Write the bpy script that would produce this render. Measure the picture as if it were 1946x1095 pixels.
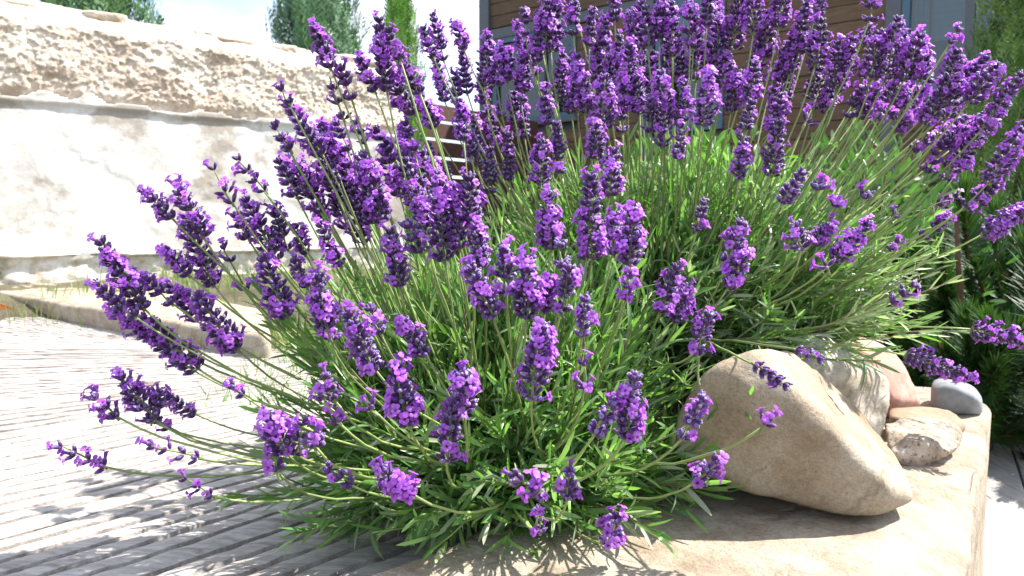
import bpy, bmesh, math, random, zlib
import numpy as np
from mathutils import Vector, Matrix

random.seed(7)
rng = np.random.default_rng(11)
for o in list(bpy.data.objects):
    bpy.data.objects.remove(o, do_unlink=True)
scene = bpy.context.scene
COL = scene.collection
R = math.radians

# ------------------------------------------------------------------ camera
F = 1405.0                       # focal length in photo pixels (1946 wide)
PITCH = R(4.8)
CAMZ = 0.34
cam_data = bpy.data.cameras.new('camera')
cam_data.sensor_width = 36.0
cam_data.lens = 36.0 * F / 1946.0
cam_data.clip_start = 0.02
cam_data.clip_end = 3000
cam_data.dof.use_dof = True
cam_data.dof.focus_distance = 0.72
cam_data.dof.aperture_fstop = 13.0
cam = bpy.data.objects.new('camera', cam_data)
COL.objects.link(cam)
cam.location = (0, 0, CAMZ)
cam.rotation_euler = (R(90) - PITCH, 0, 0)
scene.camera = cam

# ------------------------------------------------------------------ light
SUN_EL, SUN_AZ = R(54), R(75)    # azimuth clockwise from +Y (towards +X)
world = bpy.data.worlds.new('World')
scene.world = world
world.use_nodes = True
wn, wl = world.node_tree.nodes, world.node_tree.links
wn.clear()
w_out = wn.new('ShaderNodeOutputWorld')
w_bg = wn.new('ShaderNodeBackground')
w_bg.inputs['Strength'].default_value = 0.14
sky = wn.new('ShaderNodeTexSky')
sky.sky_type = 'NISHITA'
sky.sun_disc = False
sky.sun_elevation = SUN_EL
sky.sun_rotation = SUN_AZ
sky.air_density = 1.0
sky.dust_density = 1.2
w_tc = wn.new('ShaderNodeTexCoord')
w_map = wn.new('ShaderNodeMapping')
w_map.inputs['Scale'].default_value = (1.0, 1.0, 2.6)
w_no = wn.new('ShaderNodeTexNoise')
w_no.inputs['Scale'].default_value = 2.3
w_no.inputs['Detail'].default_value = 7
w_no.inputs['Roughness'].default_value = 0.55
w_ramp = wn.new('ShaderNodeValToRGB')
w_ramp.color_ramp.elements[0].position = 0.38
w_ramp.color_ramp.elements[1].position = 0.56
w_mix = wn.new('ShaderNodeMix')
w_mix.data_type = 'RGBA'
w_mix.inputs['B'].default_value = (3.9, 4.2, 4.75, 1)
wl.new(w_tc.outputs['Generated'], w_map.inputs['Vector'])
wl.new(w_map.outputs['Vector'], w_no.inputs['Vector'])
wl.new(w_no.outputs['Fac'], w_ramp.inputs['Fac'])
wl.new(w_ramp.outputs['Color'], w_mix.inputs['Factor'])
wl.new(sky.outputs['Color'], w_mix.inputs['A'])
wl.new(w_mix.outputs['Result'], w_bg.inputs['Color'])
wl.new(w_bg.outputs['Background'], w_out.inputs['Surface'])

sun_data = bpy.data.lights.new('sun', 'SUN')
sun_data.energy = 5.0
sun_data.angle = R(0.55)
sun_data.color = (1.0, 0.955, 0.89)
sun = bpy.data.objects.new('sun', sun_data)
COL.objects.link(sun)
sdir = Vector((math.sin(SUN_AZ) * math.cos(SUN_EL), math.cos(SUN_AZ) * math.cos(SUN_EL), math.sin(SUN_EL)))
sun.rotation_euler = sdir.to_track_quat('Z', 'Y').to_euler()
sun.location = sdir * 20

scene.view_settings.view_transform = 'Standard'
scene.view_settings.look = 'None'
scene.view_settings.gamma = 1.0
scene.view_settings.use_curve_mapping = False
scene.view_settings.exposure = 1.4
scene.cycles.max_bounces = 8
scene.cycles.transparent_max_bounces = 8
scene.cycles.use_denoising = True


# ------------------------------------------------------------------ helpers
def ray(px, py):
    dx, dy = (px - 973.0) / F, (547.5 - py) / F
    c, s = math.cos(PITCH), math.sin(PITCH)
    return Vector((dx, c + dy * s, -s + dy * c))


def at(px, py, Y):
    d = ray(px, py)
    return Vector((0, 0, CAMZ)) + d * (Y / d.y)


def gp(px, py, z=0.0):
    d = ray(px, py)
    return Vector((0, 0, CAMZ)) + d * ((z - CAMZ) / d.z)


def hash3(i, j, k, seed=0):
    h = (i * 374761393 + j * 668265263 + k * 2147483647 + seed * 1274126177) & 0x7fffffff
    h = (h ^ (h >> 13)) * 1274126177 & 0x7fffffff
    h = (h ^ (h >> 16)) & 0xffff
    return h / 65535.0


def vnoise(P, scale=1.0, seed=0):
    Q = np.asarray(P, float) * scale
    I = np.floor(Q).astype(np.int64)
    f = Q - I
    f = f * f * (3 - 2 * f)
    out = 0
    for a in (0, 1):
        for b in (0, 1):
            for c in (0, 1):
                w = (f[:, 0] if a else 1 - f[:, 0]) * (f[:, 1] if b else 1 - f[:, 1]) * (f[:, 2] if c else 1 - f[:, 2])
                out = out + w * hash3(I[:, 0] + a, I[:, 1] + b, I[:, 2] + c, seed)
    return out * 2 - 1


def fbm(P, scale=1.0, oct=4, seed=0, gain=0.5):
    s, a = 0, 1.0
    for o in range(oct):
        s = s + a * vnoise(P, scale * 2 ** o, seed + o * 17)
        a *= gain
    return s


def new_mesh(name, V, faces, mats=(), midx=None, smooth=True, attr=None):
    me = bpy.data.meshes.new(name)
    V = np.asarray(V, float)
    if isinstance(faces, np.ndarray):
        k = faces.shape[1]; nf = len(faces)
        me.vertices.add(len(V)); me.vertices.foreach_set('co', V.ravel())
        me.loops.add(nf * k); me.loops.foreach_set('vertex_index', faces.ravel().astype(np.int32))
        me.polygons.add(nf); me.polygons.foreach_set('loop_start', np.arange(nf, dtype=np.int32) * k)
        me.update(calc_edges=True)
    else:
        me.from_pydata(V.tolist(), [], faces)
    for m in mats:
        me.materials.append(m)
    if midx is not None:
        me.polygons.foreach_set('material_index', np.asarray(midx, np.int32))
    if smooth:
        me.polygons.foreach_set('use_smooth', np.ones(len(me.polygons), bool))
    if attr is not None:
        a = me.attributes.new('col', 'FLOAT_COLOR', 'POINT')
        A = np.ones((len(V), 4))
        A[:, :3] = attr
        a.data.foreach_set('color', A.ravel())
    me.update()
    return me


def link(name, me, parent=None, mw=None, **props):
    o = bpy.data.objects.new(name, me)
    COL.objects.link(o)
    if parent is not None:
        o.parent = parent
    if mw is not None:
        o.matrix_basis = mw
    for k, v in props.items():
        o[k] = v
    return o


def empty(name, loc, label=None, category=None, group=None, kind=None):
    o = bpy.data.objects.new(name, None)
    COL.objects.link(o)
    o.location = loc
    o.empty_display_size = 0.05
    if label: o['label'] = label
    if category: o['category'] = category
    if group: o['group'] = group
    if kind: o['kind'] = kind
    return o


def child(name, me, parent, **props):
    """mesh given in world coordinates, parented to an unrotated empty"""
    o = link(name, me, parent, **props)
    o.location = -Vector(parent.location)
    return o


class MB:
    """collects boxes / strips in world space"""
    def __init__(self):
        self.v, self.f = [], []

    def add(self, V, Fs):
        n = len(self.v)
        self.v += [tuple(p) for p in V]
        self.f += [tuple(i + n for i in q) for q in Fs]

    def obox(self, o, ex, ey, ez, x0, x1, y0, y1, z0, z1):
        V = []
        for z in (z0, z1):
            for x, y in ((x0, y0), (x1, y0), (x1, y1), (x0, y1)):
                V.append(o + ex * x + ey * y + ez * z)
        self.add(V, [(3, 2, 1, 0), (4, 5, 6, 7), (0, 1, 5, 4), (1, 2, 6, 5), (2, 3, 7, 6), (3, 0, 4, 7)])

    def mesh(self, name, mat, smooth=False):
        return new_mesh(name, np.array(self.v), self.f, [mat], smooth=smooth)


def bevel_mesh(me, w, seg=2):
    bm = bmesh.new(); bm.from_mesh(me)
    bmesh.ops.bevel(bm, geom=list(bm.edges), offset=w, segments=seg, profile=0.6, affect='EDGES')
    bm.to_mesh(me); bm.free()
    return me


def tube(path, radii, sides=6, cap=True):
    P = np.asarray(path, float)
    n = len(P)
    T = np.gradient(P, axis=0)
    T /= np.linalg.norm(T, axis=1)[:, None] + 1e-12
    ref = np.array([0.0, 0, 1]) if abs(T[0, 2]) < 0.9 else np.array([1.0, 0, 0])
    V = []
    for i in range(n):
        a = np.cross(T[i], ref); a /= np.linalg.norm(a) + 1e-12
        b = np.cross(T[i], a)
        ref = np.cross(a, T[i])
        for k in range(sides):
            t = 2 * math.pi * k / sides
            V.append(P[i] + (a * math.cos(t) + b * math.sin(t)) * radii[i])
    Fs = []
    for i in range(n - 1):
        for k in range(sides):
            k2 = (k + 1) % sides
            Fs.append((i * sides + k, i * sides + k2, (i + 1) * sides + k2, (i + 1) * sides + k))
    if cap:
        Fs.append(tuple(range(sides - 1, -1, -1)))
        Fs.append(tuple((n - 1) * sides + k for k in range(sides)))
    return np.array(V), Fs


# ------------------------------------------------------------------ materials
def nmat(name):
    m = bpy.data.materials.new(name)
    m.use_nodes = True
    n, l = m.node_tree.nodes, m.node_tree.links
    b = n['Principled BSDF']
    return m, n, l, b


def noise_node(n, l, scale, detail=5, rough=0.55, coord='Object', stretch=None, vec=None):
    t = n.new('ShaderNodeTexNoise')
    t.inputs['Scale'].default_value = scale
    t.inputs['Detail'].default_value = detail
    t.inputs['Roughness'].default_value = rough
    if vec is None:
        c = n.new('ShaderNodeTexCoord')
        vec = c.outputs[coord]
    if stretch:
        mp = n.new('ShaderNodeMapping')
        mp.inputs['Scale'].default_value = stretch
        l.new(vec, mp.inputs['Vector'])
        vec = mp.outputs['Vector']
    l.new(vec, t.inputs['Vector'])
    return t


def ramp(n, l, fac, stops):
    r = n.new('ShaderNodeValToRGB')
    e = r.color_ramp.elements
    while len(e) < len(stops):
        e.new(0.5)
    for i, (p, c) in enumerate(stops):
        e[i].position = p
        e[i].color = (c[0], c[1], c[2], 1) if len(c) == 3 else c
    l.new(fac, r.inputs['Fac'])
    return r.outputs['Color']


def mixc(n, l, fac, a, b, mode='MIX'):
    m = n.new('ShaderNodeMix')
    m.data_type = 'RGBA'
    m.blend_type = mode
    for sock, v in (('Factor', fac), ('A', a), ('B', b)):
        if isinstance(v, (int, float)):
            m.inputs[sock].default_value = v
        elif isinstance(v, tuple):
            m.inputs[sock].default_value = (*v, 1)
        else:
            l.new(v, m.inputs[sock])
    return m.outputs['Result']


def bump(n, l, b, h, strength, dist):
    bp = n.new('ShaderNodeBump')
    bp.inputs['Strength'].default_value = strength
    bp.inputs['Distance'].default_value = dist
    l.new(h, bp.inputs['Height'])
    l.new(bp.outputs['Normal'], b.inputs['Normal'])


def stone_mat(name, c1, c2, c3, speck=(0.1, 0.08, 0.06), sc=9.0, speck_amt=0.45, bumpd=0.003, rough=0.85, grain=160, vein=0.55, vein_scale=7.0):
    m, n, l, b = nmat(name)
    big = noise_node(n, l, sc, 6, 0.6)
    col = ramp(n, l, big.outputs['Fac'], [(0.32, c1), (0.5, c2), (0.68, c3)])
    sp = noise_node(n, l, grain, 3, 0.7)
    spf = ramp(n, l, sp.outputs['Fac'], [(0.34, (speck_amt,) * 3), (0.47, (0, 0, 0))])
    col = mixc(n, l, spf, col, speck)
    sp2 = noise_node(n, l, grain * 0.45, 4, 0.6)
    v = ramp(n, l, sp2.outputs['Fac'], [(0.25, (0.78,) * 3), (0.75, (1.18,) * 3)])
    col = mixc(n, l, 1.0, col, v, 'MULTIPLY')
    l.new(col, b.inputs['Base Color'])
    b.inputs['Roughness'].default_value = rough
    # thin weathered veins and hairline cracks, in colour and relief
    wn_ = noise_node(n, l, 6.0, 5, 0.6)
    tc = n.new('ShaderNodeTexCoord')
    dv = mixc(n, l, 0.16, tc.outputs['Object'], wn_.outputs['Color'])
    vo = n.new('ShaderNodeTexVoronoi'); vo.feature = 'DISTANCE_TO_EDGE'; vo.inputs['Scale'].default_value = vein_scale
    l.new(dv, vo.inputs['Vector'])
    vl = ramp(n, l, vo.outputs['Distance'], [(0.0, (vein,) * 3), (0.035, (0, 0, 0))])
    pm = noise_node(n, l, 9.0, 3, 0.5)
    pf = ramp(n, l, pm.outputs['Fac'], [(0.45, (0, 0, 0)), (0.62, (1, 1, 1))])
    vl = mixc(n, l, 1.0, vl, pf, 'MULTIPLY')
    col = mixc(n, l, vl, col, speck)
    l.new(col, b.inputs['Base Color'])
    hb = noise_node(n, l, grain * 0.5, 8, 0.7)
    hl = noise_node(n, l, grain * 0.11, 6, 0.65)
    hsum = mixc(n, l, 0.6, hb.outputs['Color'], hl.outputs['Color'])
    hsum = mixc(n, l, vl, hsum, (0.25, 0.25, 0.25))
    bump(n, l, b, hsum, 0.8, bumpd * 1.6)
    return m


def wood_mat(name, stops, stretch, sc=6.0, bumpd=0.002, rough=0.8, fine=60, stain=None):
    m, n, l, b = nmat(name)
    g = noise_node(n, l, sc, 6, 0.65, stretch=stretch)
    col = ramp(n, l, g.outputs['Fac'], stops)
    f = noise_node(n, l, fine, 4, 0.6, stretch=stretch)
    v = ramp(n, l, f.outputs['Fac'], [(0.3, (0.7,) * 3), (0.7, (1.15,) * 3)])
    col = mixc(n, l, 1.0, col, v, 'MULTIPLY')
    oi = n.new('ShaderNodeObjectInfo')
    vr = ramp(n, l, oi.outputs['Random'], [(0.0, (0.82,) * 3), (1.0, (1.12,) * 3)])
    col = mixc(n, l, 1.0, col, vr, 'MULTIPLY')
    if stain:
        s = noise_node(n, l, 5.5, 6, 0.62)
        sf = ramp(n, l, s.outputs['Fac'], [(0.60, (0, 0, 0)), (0.69, (0.75,) * 3)])
        col = mixc(n, l, sf, col, stain)
    l.new(col, b.inputs['Base Color'])
    b.inputs['Roughness'].default_value = rough
    bump(n, l, b, f.outputs['Fac'], 0.5, bumpd)
    return m


def plain_mat(name, c, rough=0.6, var=0.12, sc=30, metallic=0.0):
    m, n, l, b = nmat(name)
    g = noise_node(n, l, sc, 4, 0.6)
    lo = tuple(x * (1 - var) for x in c); hi = tuple(x * (1 + var) for x in c)
    l.new(ramp(n, l, g.outputs['Fac'], [(0.3, lo), (0.7, hi)]), b.inputs['Base Color'])
    b.inputs['Roughness'].default_value = rough
    b.inputs['Metallic'].default_value = metallic
    return m


def plant_mat(name, transl=0.35, rough=0.5, tint=(1, 1, 1), rand=0.15, sheen=0.0, tcol=(1, 1, 1)):
    """colour from the 'col' point attribute, thin translucent tissue"""
    m, n, l, b = nmat(name)
    a = n.new('ShaderNodeAttribute'); a.attribute_name = 'col'
    col = mixc(n, l, 1.0, a.outputs['Color'], tint, 'MULTIPLY')
    oi = n.new('ShaderNodeObjectInfo')
    vr = ramp(n, l, oi.outputs['Random'], [(0.0, (1 - rand,) * 3), (1.0, (1 + rand,) * 3)])
    col = mixc(n, l, 1.0, col, vr, 'MULTIPLY')
    l.new(col, b.inputs['Base Color'])
    b.inputs['Roughness'].default_value = rough
    if sheen:
        b.inputs['Sheen Weight'].default_value = sheen
        b.inputs['Sheen Roughness'].default_value = 0.4
    if transl:
        t = n.new('ShaderNodeBsdfTranslucent')
        tc = mixc(n, l, 1.0, col, tcol, 'MULTIPLY')
        l.new(tc, t.inputs['Color'])
        mx = n.new('ShaderNodeMixShader')
        mx.inputs['Fac'].default_value = transl
        l.new(b.outputs['BSDF'], mx.inputs[1])
        l.new(t.outputs['BSDF'], mx.inputs[2])
        l.new(mx.outputs['Shader'], n['Material Output'].inputs['Surface'])
    return m


MAT = {}
MAT['calyx'] = plant_mat('calyx', 0.12, 0.6, rand=0.22, sheen=0.35)
MAT['petal'] = plant_mat('petal', 0.42, 0.5, rand=0.16, tcol=(1.15, 1.0, 1.15))
MAT['stem'] = plant_mat('stem', 0.15, 0.5, rand=0.15)
MAT['leaf'] = plant_mat('leaf', 0.42, 0.38, rand=0.12, tcol=(1.1, 1.35, 0.65))
MAT['needle'] = plant_mat('needle', 0.25, 0.5, rand=0.18, tcol=(1.2, 1.3, 0.6))
MAT['bark'] = plain_mat('bark', (0.10, 0.055, 0.032), 0.9, 0.4, 60)
MAT['sandstone'] = stone_mat('sandstone', (0.23, 0.17, 0.115), (0.355, 0.295, 0.22), (0.41, 0.36, 0.29), (0.14, 0.105, 0.07), 17, 0.5, 0.009, grain=330)
MAT['boulder'] = stone_mat('boulder', (0.19, 0.135, 0.08), (0.31, 0.248, 0.172), (0.39, 0.342, 0.27), (0.11, 0.08, 0.05), 12, 0.5, 0.004, grain=520)
MAT['pale_stone'] = stone_mat('pale_stone', (0.24, 0.195, 0.125), (0.44, 0.39, 0.32), (0.53, 0.50, 0.44), (0.15, 0.12, 0.07), 14, 0.6, 0.004)
MAT['pink_stone'] = stone_mat('pink_stone', (0.34, 0.17, 0.125), (0.43, 0.235, 0.185), (0.50, 0.32, 0.26), (0.3, 0.15, 0.1), 10, 0.25, 0.0025)
MAT['grey_stone'] = stone_mat('grey_stone', (0.13, 0.14, 0.15), (0.18, 0.195, 0.205), (0.235, 0.25, 0.26), (0.08, 0.08, 0.09), 12, 0.2, 0.0015)
MAT['brown_stone'] = stone_mat('brown_stone', (0.22, 0.135, 0.085), (0.28, 0.185, 0.12), (0.33, 0.235, 0.16), (0.15, 0.09, 0.05), 12, 0.3, 0.002)
MAT['granite'] = stone_mat('granite', (0.17, 0.14, 0.115), (0.40, 0.31, 0.23), (0.52, 0.46, 0.40), (0.05, 0.042, 0.038), 26, 0.85, 0.006, grain=150)
MAT['deck'] = wood_mat('deck_wood', [(0.24, (0.10, 0.08, 0.07)), (0.42, (0.30, 0.265, 0.24)), (0.62, (0.43, 0.40, 0.375))], (2.2, 26, 26), 3.0, 0.0015, fine=14, stain=(0.13, 0.07, 0.05))
MAT['low_deck'] = wood_mat('pale_wood', [(0.25, (0.26, 0.22, 0.195)), (0.5, (0.42, 0.385, 0.355)), (0.7, (0.50, 0.475, 0.45))], (14, 1.6, 14), 4.0, 0.001, fine=12)
MAT['plank'] = wood_mat('plank_wood', [(0.25, (0.06, 0.034, 0.02)), (0.5, (0.12, 0.070, 0.040)), (0.75, (0.19, 0.118, 0.07))], (1.5, 1.5, 30), 4.0, 0.002, fine=10)
MAT['fence'] = wood_mat('fence_wood', [(0.25, (0.05, 0.018, 0.014)), (0.7, (0.10, 0.038, 0.028))], (2, 2, 30), 4.0, 0.001, fine=10)
MAT['trim'] = plain_mat('slate_trim', (0.075, 0.085, 0.105), 0.55)
MAT['blue_frame'] = plain_mat('blue_frame', (0.045, 0.10, 0.16), 0.45)
MAT['curtain'] = plain_mat('curtain', (0.27, 0.34, 0.43), 0.9, 0.05)
MAT['blind'] = plain_mat('blind', (0.24, 0.29, 0.35), 0.7, 0.05)
MAT['inner'] = plain_mat('room_wall', (0.20, 0.21, 0.17), 0.9)
MAT['soil'] = stone_mat('soil', (0.05, 0.035, 0.022), (0.09, 0.065, 0.045), (0.14, 0.105, 0.075), (0.03, 0.02, 0.015), 14, 0.5, 0.01, 0.95, 60)
MAT['terracotta'] = plain_mat('terracotta', (0.66, 0.22, 0.06), 0.7)
MAT['grass'] = plant_mat('grass', 0.4, 0.5, rand=0.0, tcol=(1.2, 1.3, 0.6))


def glass_mat():
    m, n, l, b = nmat('window_glass')
    g = n.new('ShaderNodeBsdfGlossy'); g.inputs['Roughness'].default_value = 0.03
    g.inputs['Color'].default_value = (0.85, 0.92, 1.0, 1)
    t = n.new('ShaderNodeBsdfTransparent'); t.inputs['Color'].default_value = (0.60, 0.68, 0.70, 1)
    mx = n.new('ShaderNodeMixShader'); mx.inputs['Fac'].default_value = 0.06
    l.new(t.outputs['BSDF'], mx.inputs[1]); l.new(g.outputs['BSDF'], mx.inputs[2])
    l.new(mx.outputs['Shader'], n['Material Output'].inputs['Surface'])
    return m
MAT['glass'] = glass_mat()


def ground_mat():
    m, n, l, b = nmat('ground_cover')
    g = noise_node(n, l, 3.0, 8, 0.65)
    col = ramp(n, l, g.outputs['Fac'], [(0.3, (0.06, 0.045, 0.03)), (0.5, (0.12, 0.10, 0.06)), (0.7, (0.10, 0.14, 0.04))])
    l.new(col, b.inputs['Base Color']); b.inputs['Roughness'].default_value = 0.95
    f = noise_node(n, l, 40, 6, 0.7)
    bump(n, l, b, f.outputs['Fac'], 0.8, 0.03)
    return m
MAT['ground'] = ground_mat()


def rubble_mat():
    m, n, l, b = nmat('rubble_render')
    big = noise_node(n, l, 3.2, 6, 0.62, stretch=(1, 1, 1.6))
    col = ramp(n, l, big.outputs['Fac'], [(0.28, (0.42, 0.35, 0.29)), (0.43, (0.60, 0.52, 0.45)), (0.58, (0.72, 0.67, 0.61))])
    vo = n.new('ShaderNodeTexVoronoi'); vo.inputs['Scale'].default_value = 38
    tc = n.new('ShaderNodeTexCoord'); l.new(tc.outputs['Object'], vo.inputs['Vector'])
    cv = ramp(n, l, vo.outputs['Color'], [(0.0, (0.72, 0.68, 0.62)), (0.6, (1.0, 0.96, 0.9)), (1.0, (1.2, 1.16, 1.1))])
    col = mixc(n, l, 1.0, col, cv, 'MULTIPLY')
    l.new(col, b.inputs['Base Color']); b.inputs['Roughness'].default_value = 0.95
    f = noise_node(n, l, 55, 8, 0.7)
    bump(n, l, b, f.outputs['Fac'], 0.9, 0.012)
    return m
MAT['rubble'] = rubble_mat()


def plaster_mat():
    m, n, l, b = nmat('flaking_plaster')
    a = noise_node(n, l, 2.6, 8, 0.62)
    white = ramp(n, l, a.outputs['Fac'], [(0.30, (0.38, 0.345, 0.30)), (0.44, (0.52, 0.50, 0.465)), (0.60, (0.64, 0.63, 0.61))])
    c = noise_node(n, l, 1.7, 9, 0.66, stretch=(1, 1, 1.4))
    bare = ramp(n, l, c.outputs['Fac'], [(0.505, (0, 0, 0)), (0.57, (0.85,) * 3)])
    col = mixc(n, l, bare, white, (0.30, 0.262, 0.22))
    f = noise_node(n, l, 30, 8, 0.7)
    v = ramp(n, l, f.outputs['Fac'], [(0.3, (0.9,) * 3), (0.6, (1.03,) * 3)])
    col = mixc(n, l, 1.0, col, v, 'MULTIPLY')
    l.new(col, b.inputs['Base Color']); b.inputs['Roughness'].default_value = 0.92
    bump(n, l, b, f.outputs['Fac'], 0.6, 0.006)
    return m
MAT['plaster'] = plaster_mat()


def moss_stone():
    m, n, l, b = nmat('mossy_plinth')
    a = noise_node(n, l, 9, 7, 0.65)
    col = ramp(n, l, a.outputs['Fac'], [(0.34, (0.20, 0.19, 0.10)), (0.46, (0.55, 0.50, 0.41)), (0.6, (0.78, 0.75, 0.69))])
    l.new(col, b.inputs['Base Color']); b.inputs['Roughness'].default_value = 0.95
    f = noise_node(n, l, 40, 8, 0.7)
    bump(n, l, b, f.outputs['Fac'], 0.9, 0.01)
    return m
MAT['plinth'] = moss_stone()

# ================================================================== LARGE STRUCTURE
# ---------------- ground: one sheet, stepping down on the right of the stone edging
def sstep(x):
    x = np.clip(x, 0, 1)
    return x * x * (3 - 2 * x)

def ground_h(X, Y):
    # signed side of the edging line (right side is the lower path)
    ax, ay, bx, by = 0.30, 0.645, 0.83, 1.30
    side = ((X - ax) * (by - ay) - (Y - ay) * (bx - ax)) / math.hypot(bx - ax, by - ay)
    edge = np.where(Y < 1.30, side, X - 0.83 - (Y - 1.3) * 0.10)
    low = sstep((edge + 0.13) / 0.12)
    z = -0.035 * (1 - low) - 0.372 * low
    rise = sstep((Y - 2.4) / 0.8) * sstep((-X + 0.2) / 0.8)
    return z + rise * 0.10 * (1 - low)

gx = np.unique(np.concatenate([np.linspace(-3, 3, 121), np.array([-1500, -400, -120, -40, -15, -8, -5, 5, 8, 15, 40, 120, 400, 1500])]))
gy = np.unique(np.concatenate([np.linspace(-1, 5, 121), np.array([-600, -100, -20, -5, 7, 9, 12, 20, 40, 100, 300, 900, 2500])]))
GX, GY = np.meshgrid(gx, gy)
GZ = ground_h(GX, GY)
V = np.stack([GX.ravel(), GY.ravel(), GZ.ravel()], 1)
V[:, 2] += 0.006 * fbm(V, 5, 3, 3) * (np.abs(V[:, 0]) < 3)
nx, ny = len(gx), len(gy)
Fs = [(j * nx + i, j * nx + i + 1, (j + 1) * nx + i + 1, (j + 1) * nx + i) for j in range(ny - 1) for i in range(nx - 1)]
link('ground', new_mesh('ground', V, Fs, [MAT['ground']]), kind='structure')

# ---------------- fan of reeded deck boards
deck = empty('wooden_deck', (-0.6, 1.0, 0), kind='structure')
LINES = [(589, .185, 300), (615, .10, 330), (642, .035, 430), (661, .005, 700), (690, -.022, 700), (728, -.06, 720), (773, -.115, 760),
         (835, -.172, 880), (915, -.22, 960), (1023, -.272, 1010), (1190, -.345, 1010), (1470, -.43, 1010), (1900, -.55, 1010)]
NR = 6
for bi in range(len(LINES) - 1):
    (ya, sa, xr), (yb, sb, xr2) = LINES[bi], LINES[bi + 1]
    xl = 37 if bi == 0 else (-60 if bi == 1 else -520)
    if bi == 0:
        A0, A1 = gp(37, ya + 6), gp(xr, ya + sa * xr)
        B0, B1 = gp(-10, yb), gp(xr, max(yb + sb * xr, ya + sa * xr + 3))
    else:
        xr = min(xr, xr2)
        A0, A1 = gp(xl, ya + sa * xl), gp(xr, ya + sa * xr)
        B0, B1 = gp(xl, yb + sb * xl), gp(xr, yb + sb * xr)
    A0, A1, B0, B1 = [np.array(p) for p in (A0, A1, B0, B1)]
    NL = 40
    prof = []          # (fraction across, height)
    g = 0.035
    prof.append((g, -0.022)); prof.append((g, -0.003))
    for r in range(NR):
        w = (1 - 2 * g) / NR
        u0 = g + r * w
        prof += [(u0 + w * .06, 0.0), (u0 + w * .4, 0.0015), (u0 + w * .74, 0.0)]
        if r < NR - 1:
            prof += [(u0 + w * .79, -0.0095), (u0 + w * .99, -0.0095)]
    prof.append((1 - g, -0.003)); prof.append((1 - g, -0.022))
    V, Fs = [], []
    m = len(prof)
    tilt = random.uniform(-.002, .002)
    for i in range(NL + 1):
        t = i / NL
        a, b = A0 + (A1 - A0) * t, B0 + (B1 - B0) * t
        for (u, h) in prof:
            p = a + (b - a) * u
            V.append([p[0], p[1], h + tilt * (u - .5)])
    V = np.array(V)
    wgt = np.repeat(np.ones(NL + 1), m)
    nz = fbm(V * np.array([1, 1, 1]), 22, 3, bi)
    wd = np.linalg.norm(B0 - A0) / NR
    V[:, 0] += 0.05 * wd * nz; V[:, 1] += 0.10 * wd * fbm(V, 30, 2, bi + 50)
    V[:, 2] += 0.0011 * fbm(V, 60, 3, bi + 9) + 0.001 * bi / 12
    for i in range(NL):
        for k in range(m - 1):
            Fs.append((i * m + k, (i + 1) * m + k, (i + 1) * m + k + 1, i * m + k + 1))
    Fs.append(tuple(range(m))); Fs.append(tuple(NL * m + k for k in range(m - 1, -1, -1)))
    child('deck_board', new_mesh('deck_board', V, Fs, [MAT['deck']], smooth=False), deck)

# ---------------- lower wooden path on the right (pale sun-bleached planks)
low = empty('lower_wooden_path', (1.4, 2.0, -0.36), kind='structure')
pdir = Vector((0.50, 0.87, 0)).normalized(); pper = Vector((pdir.y, -pdir.x, 0))
for i in range(-2, 11):
    mb = MB()
    o = Vector((0.62, 0.62, -0.345)) + pper * (i * 0.146)
    mb.obox(o, pdir, pper, Vector((0, 0, 1)), -0.5, 2.35 + 0.02 * (i % 3), 0, 0.139, -0.03, 0.002 * (i % 3))
    child('plank', bevel_mesh(mb.mesh('path_plank', MAT['low_deck']), 0.004), low)

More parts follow.
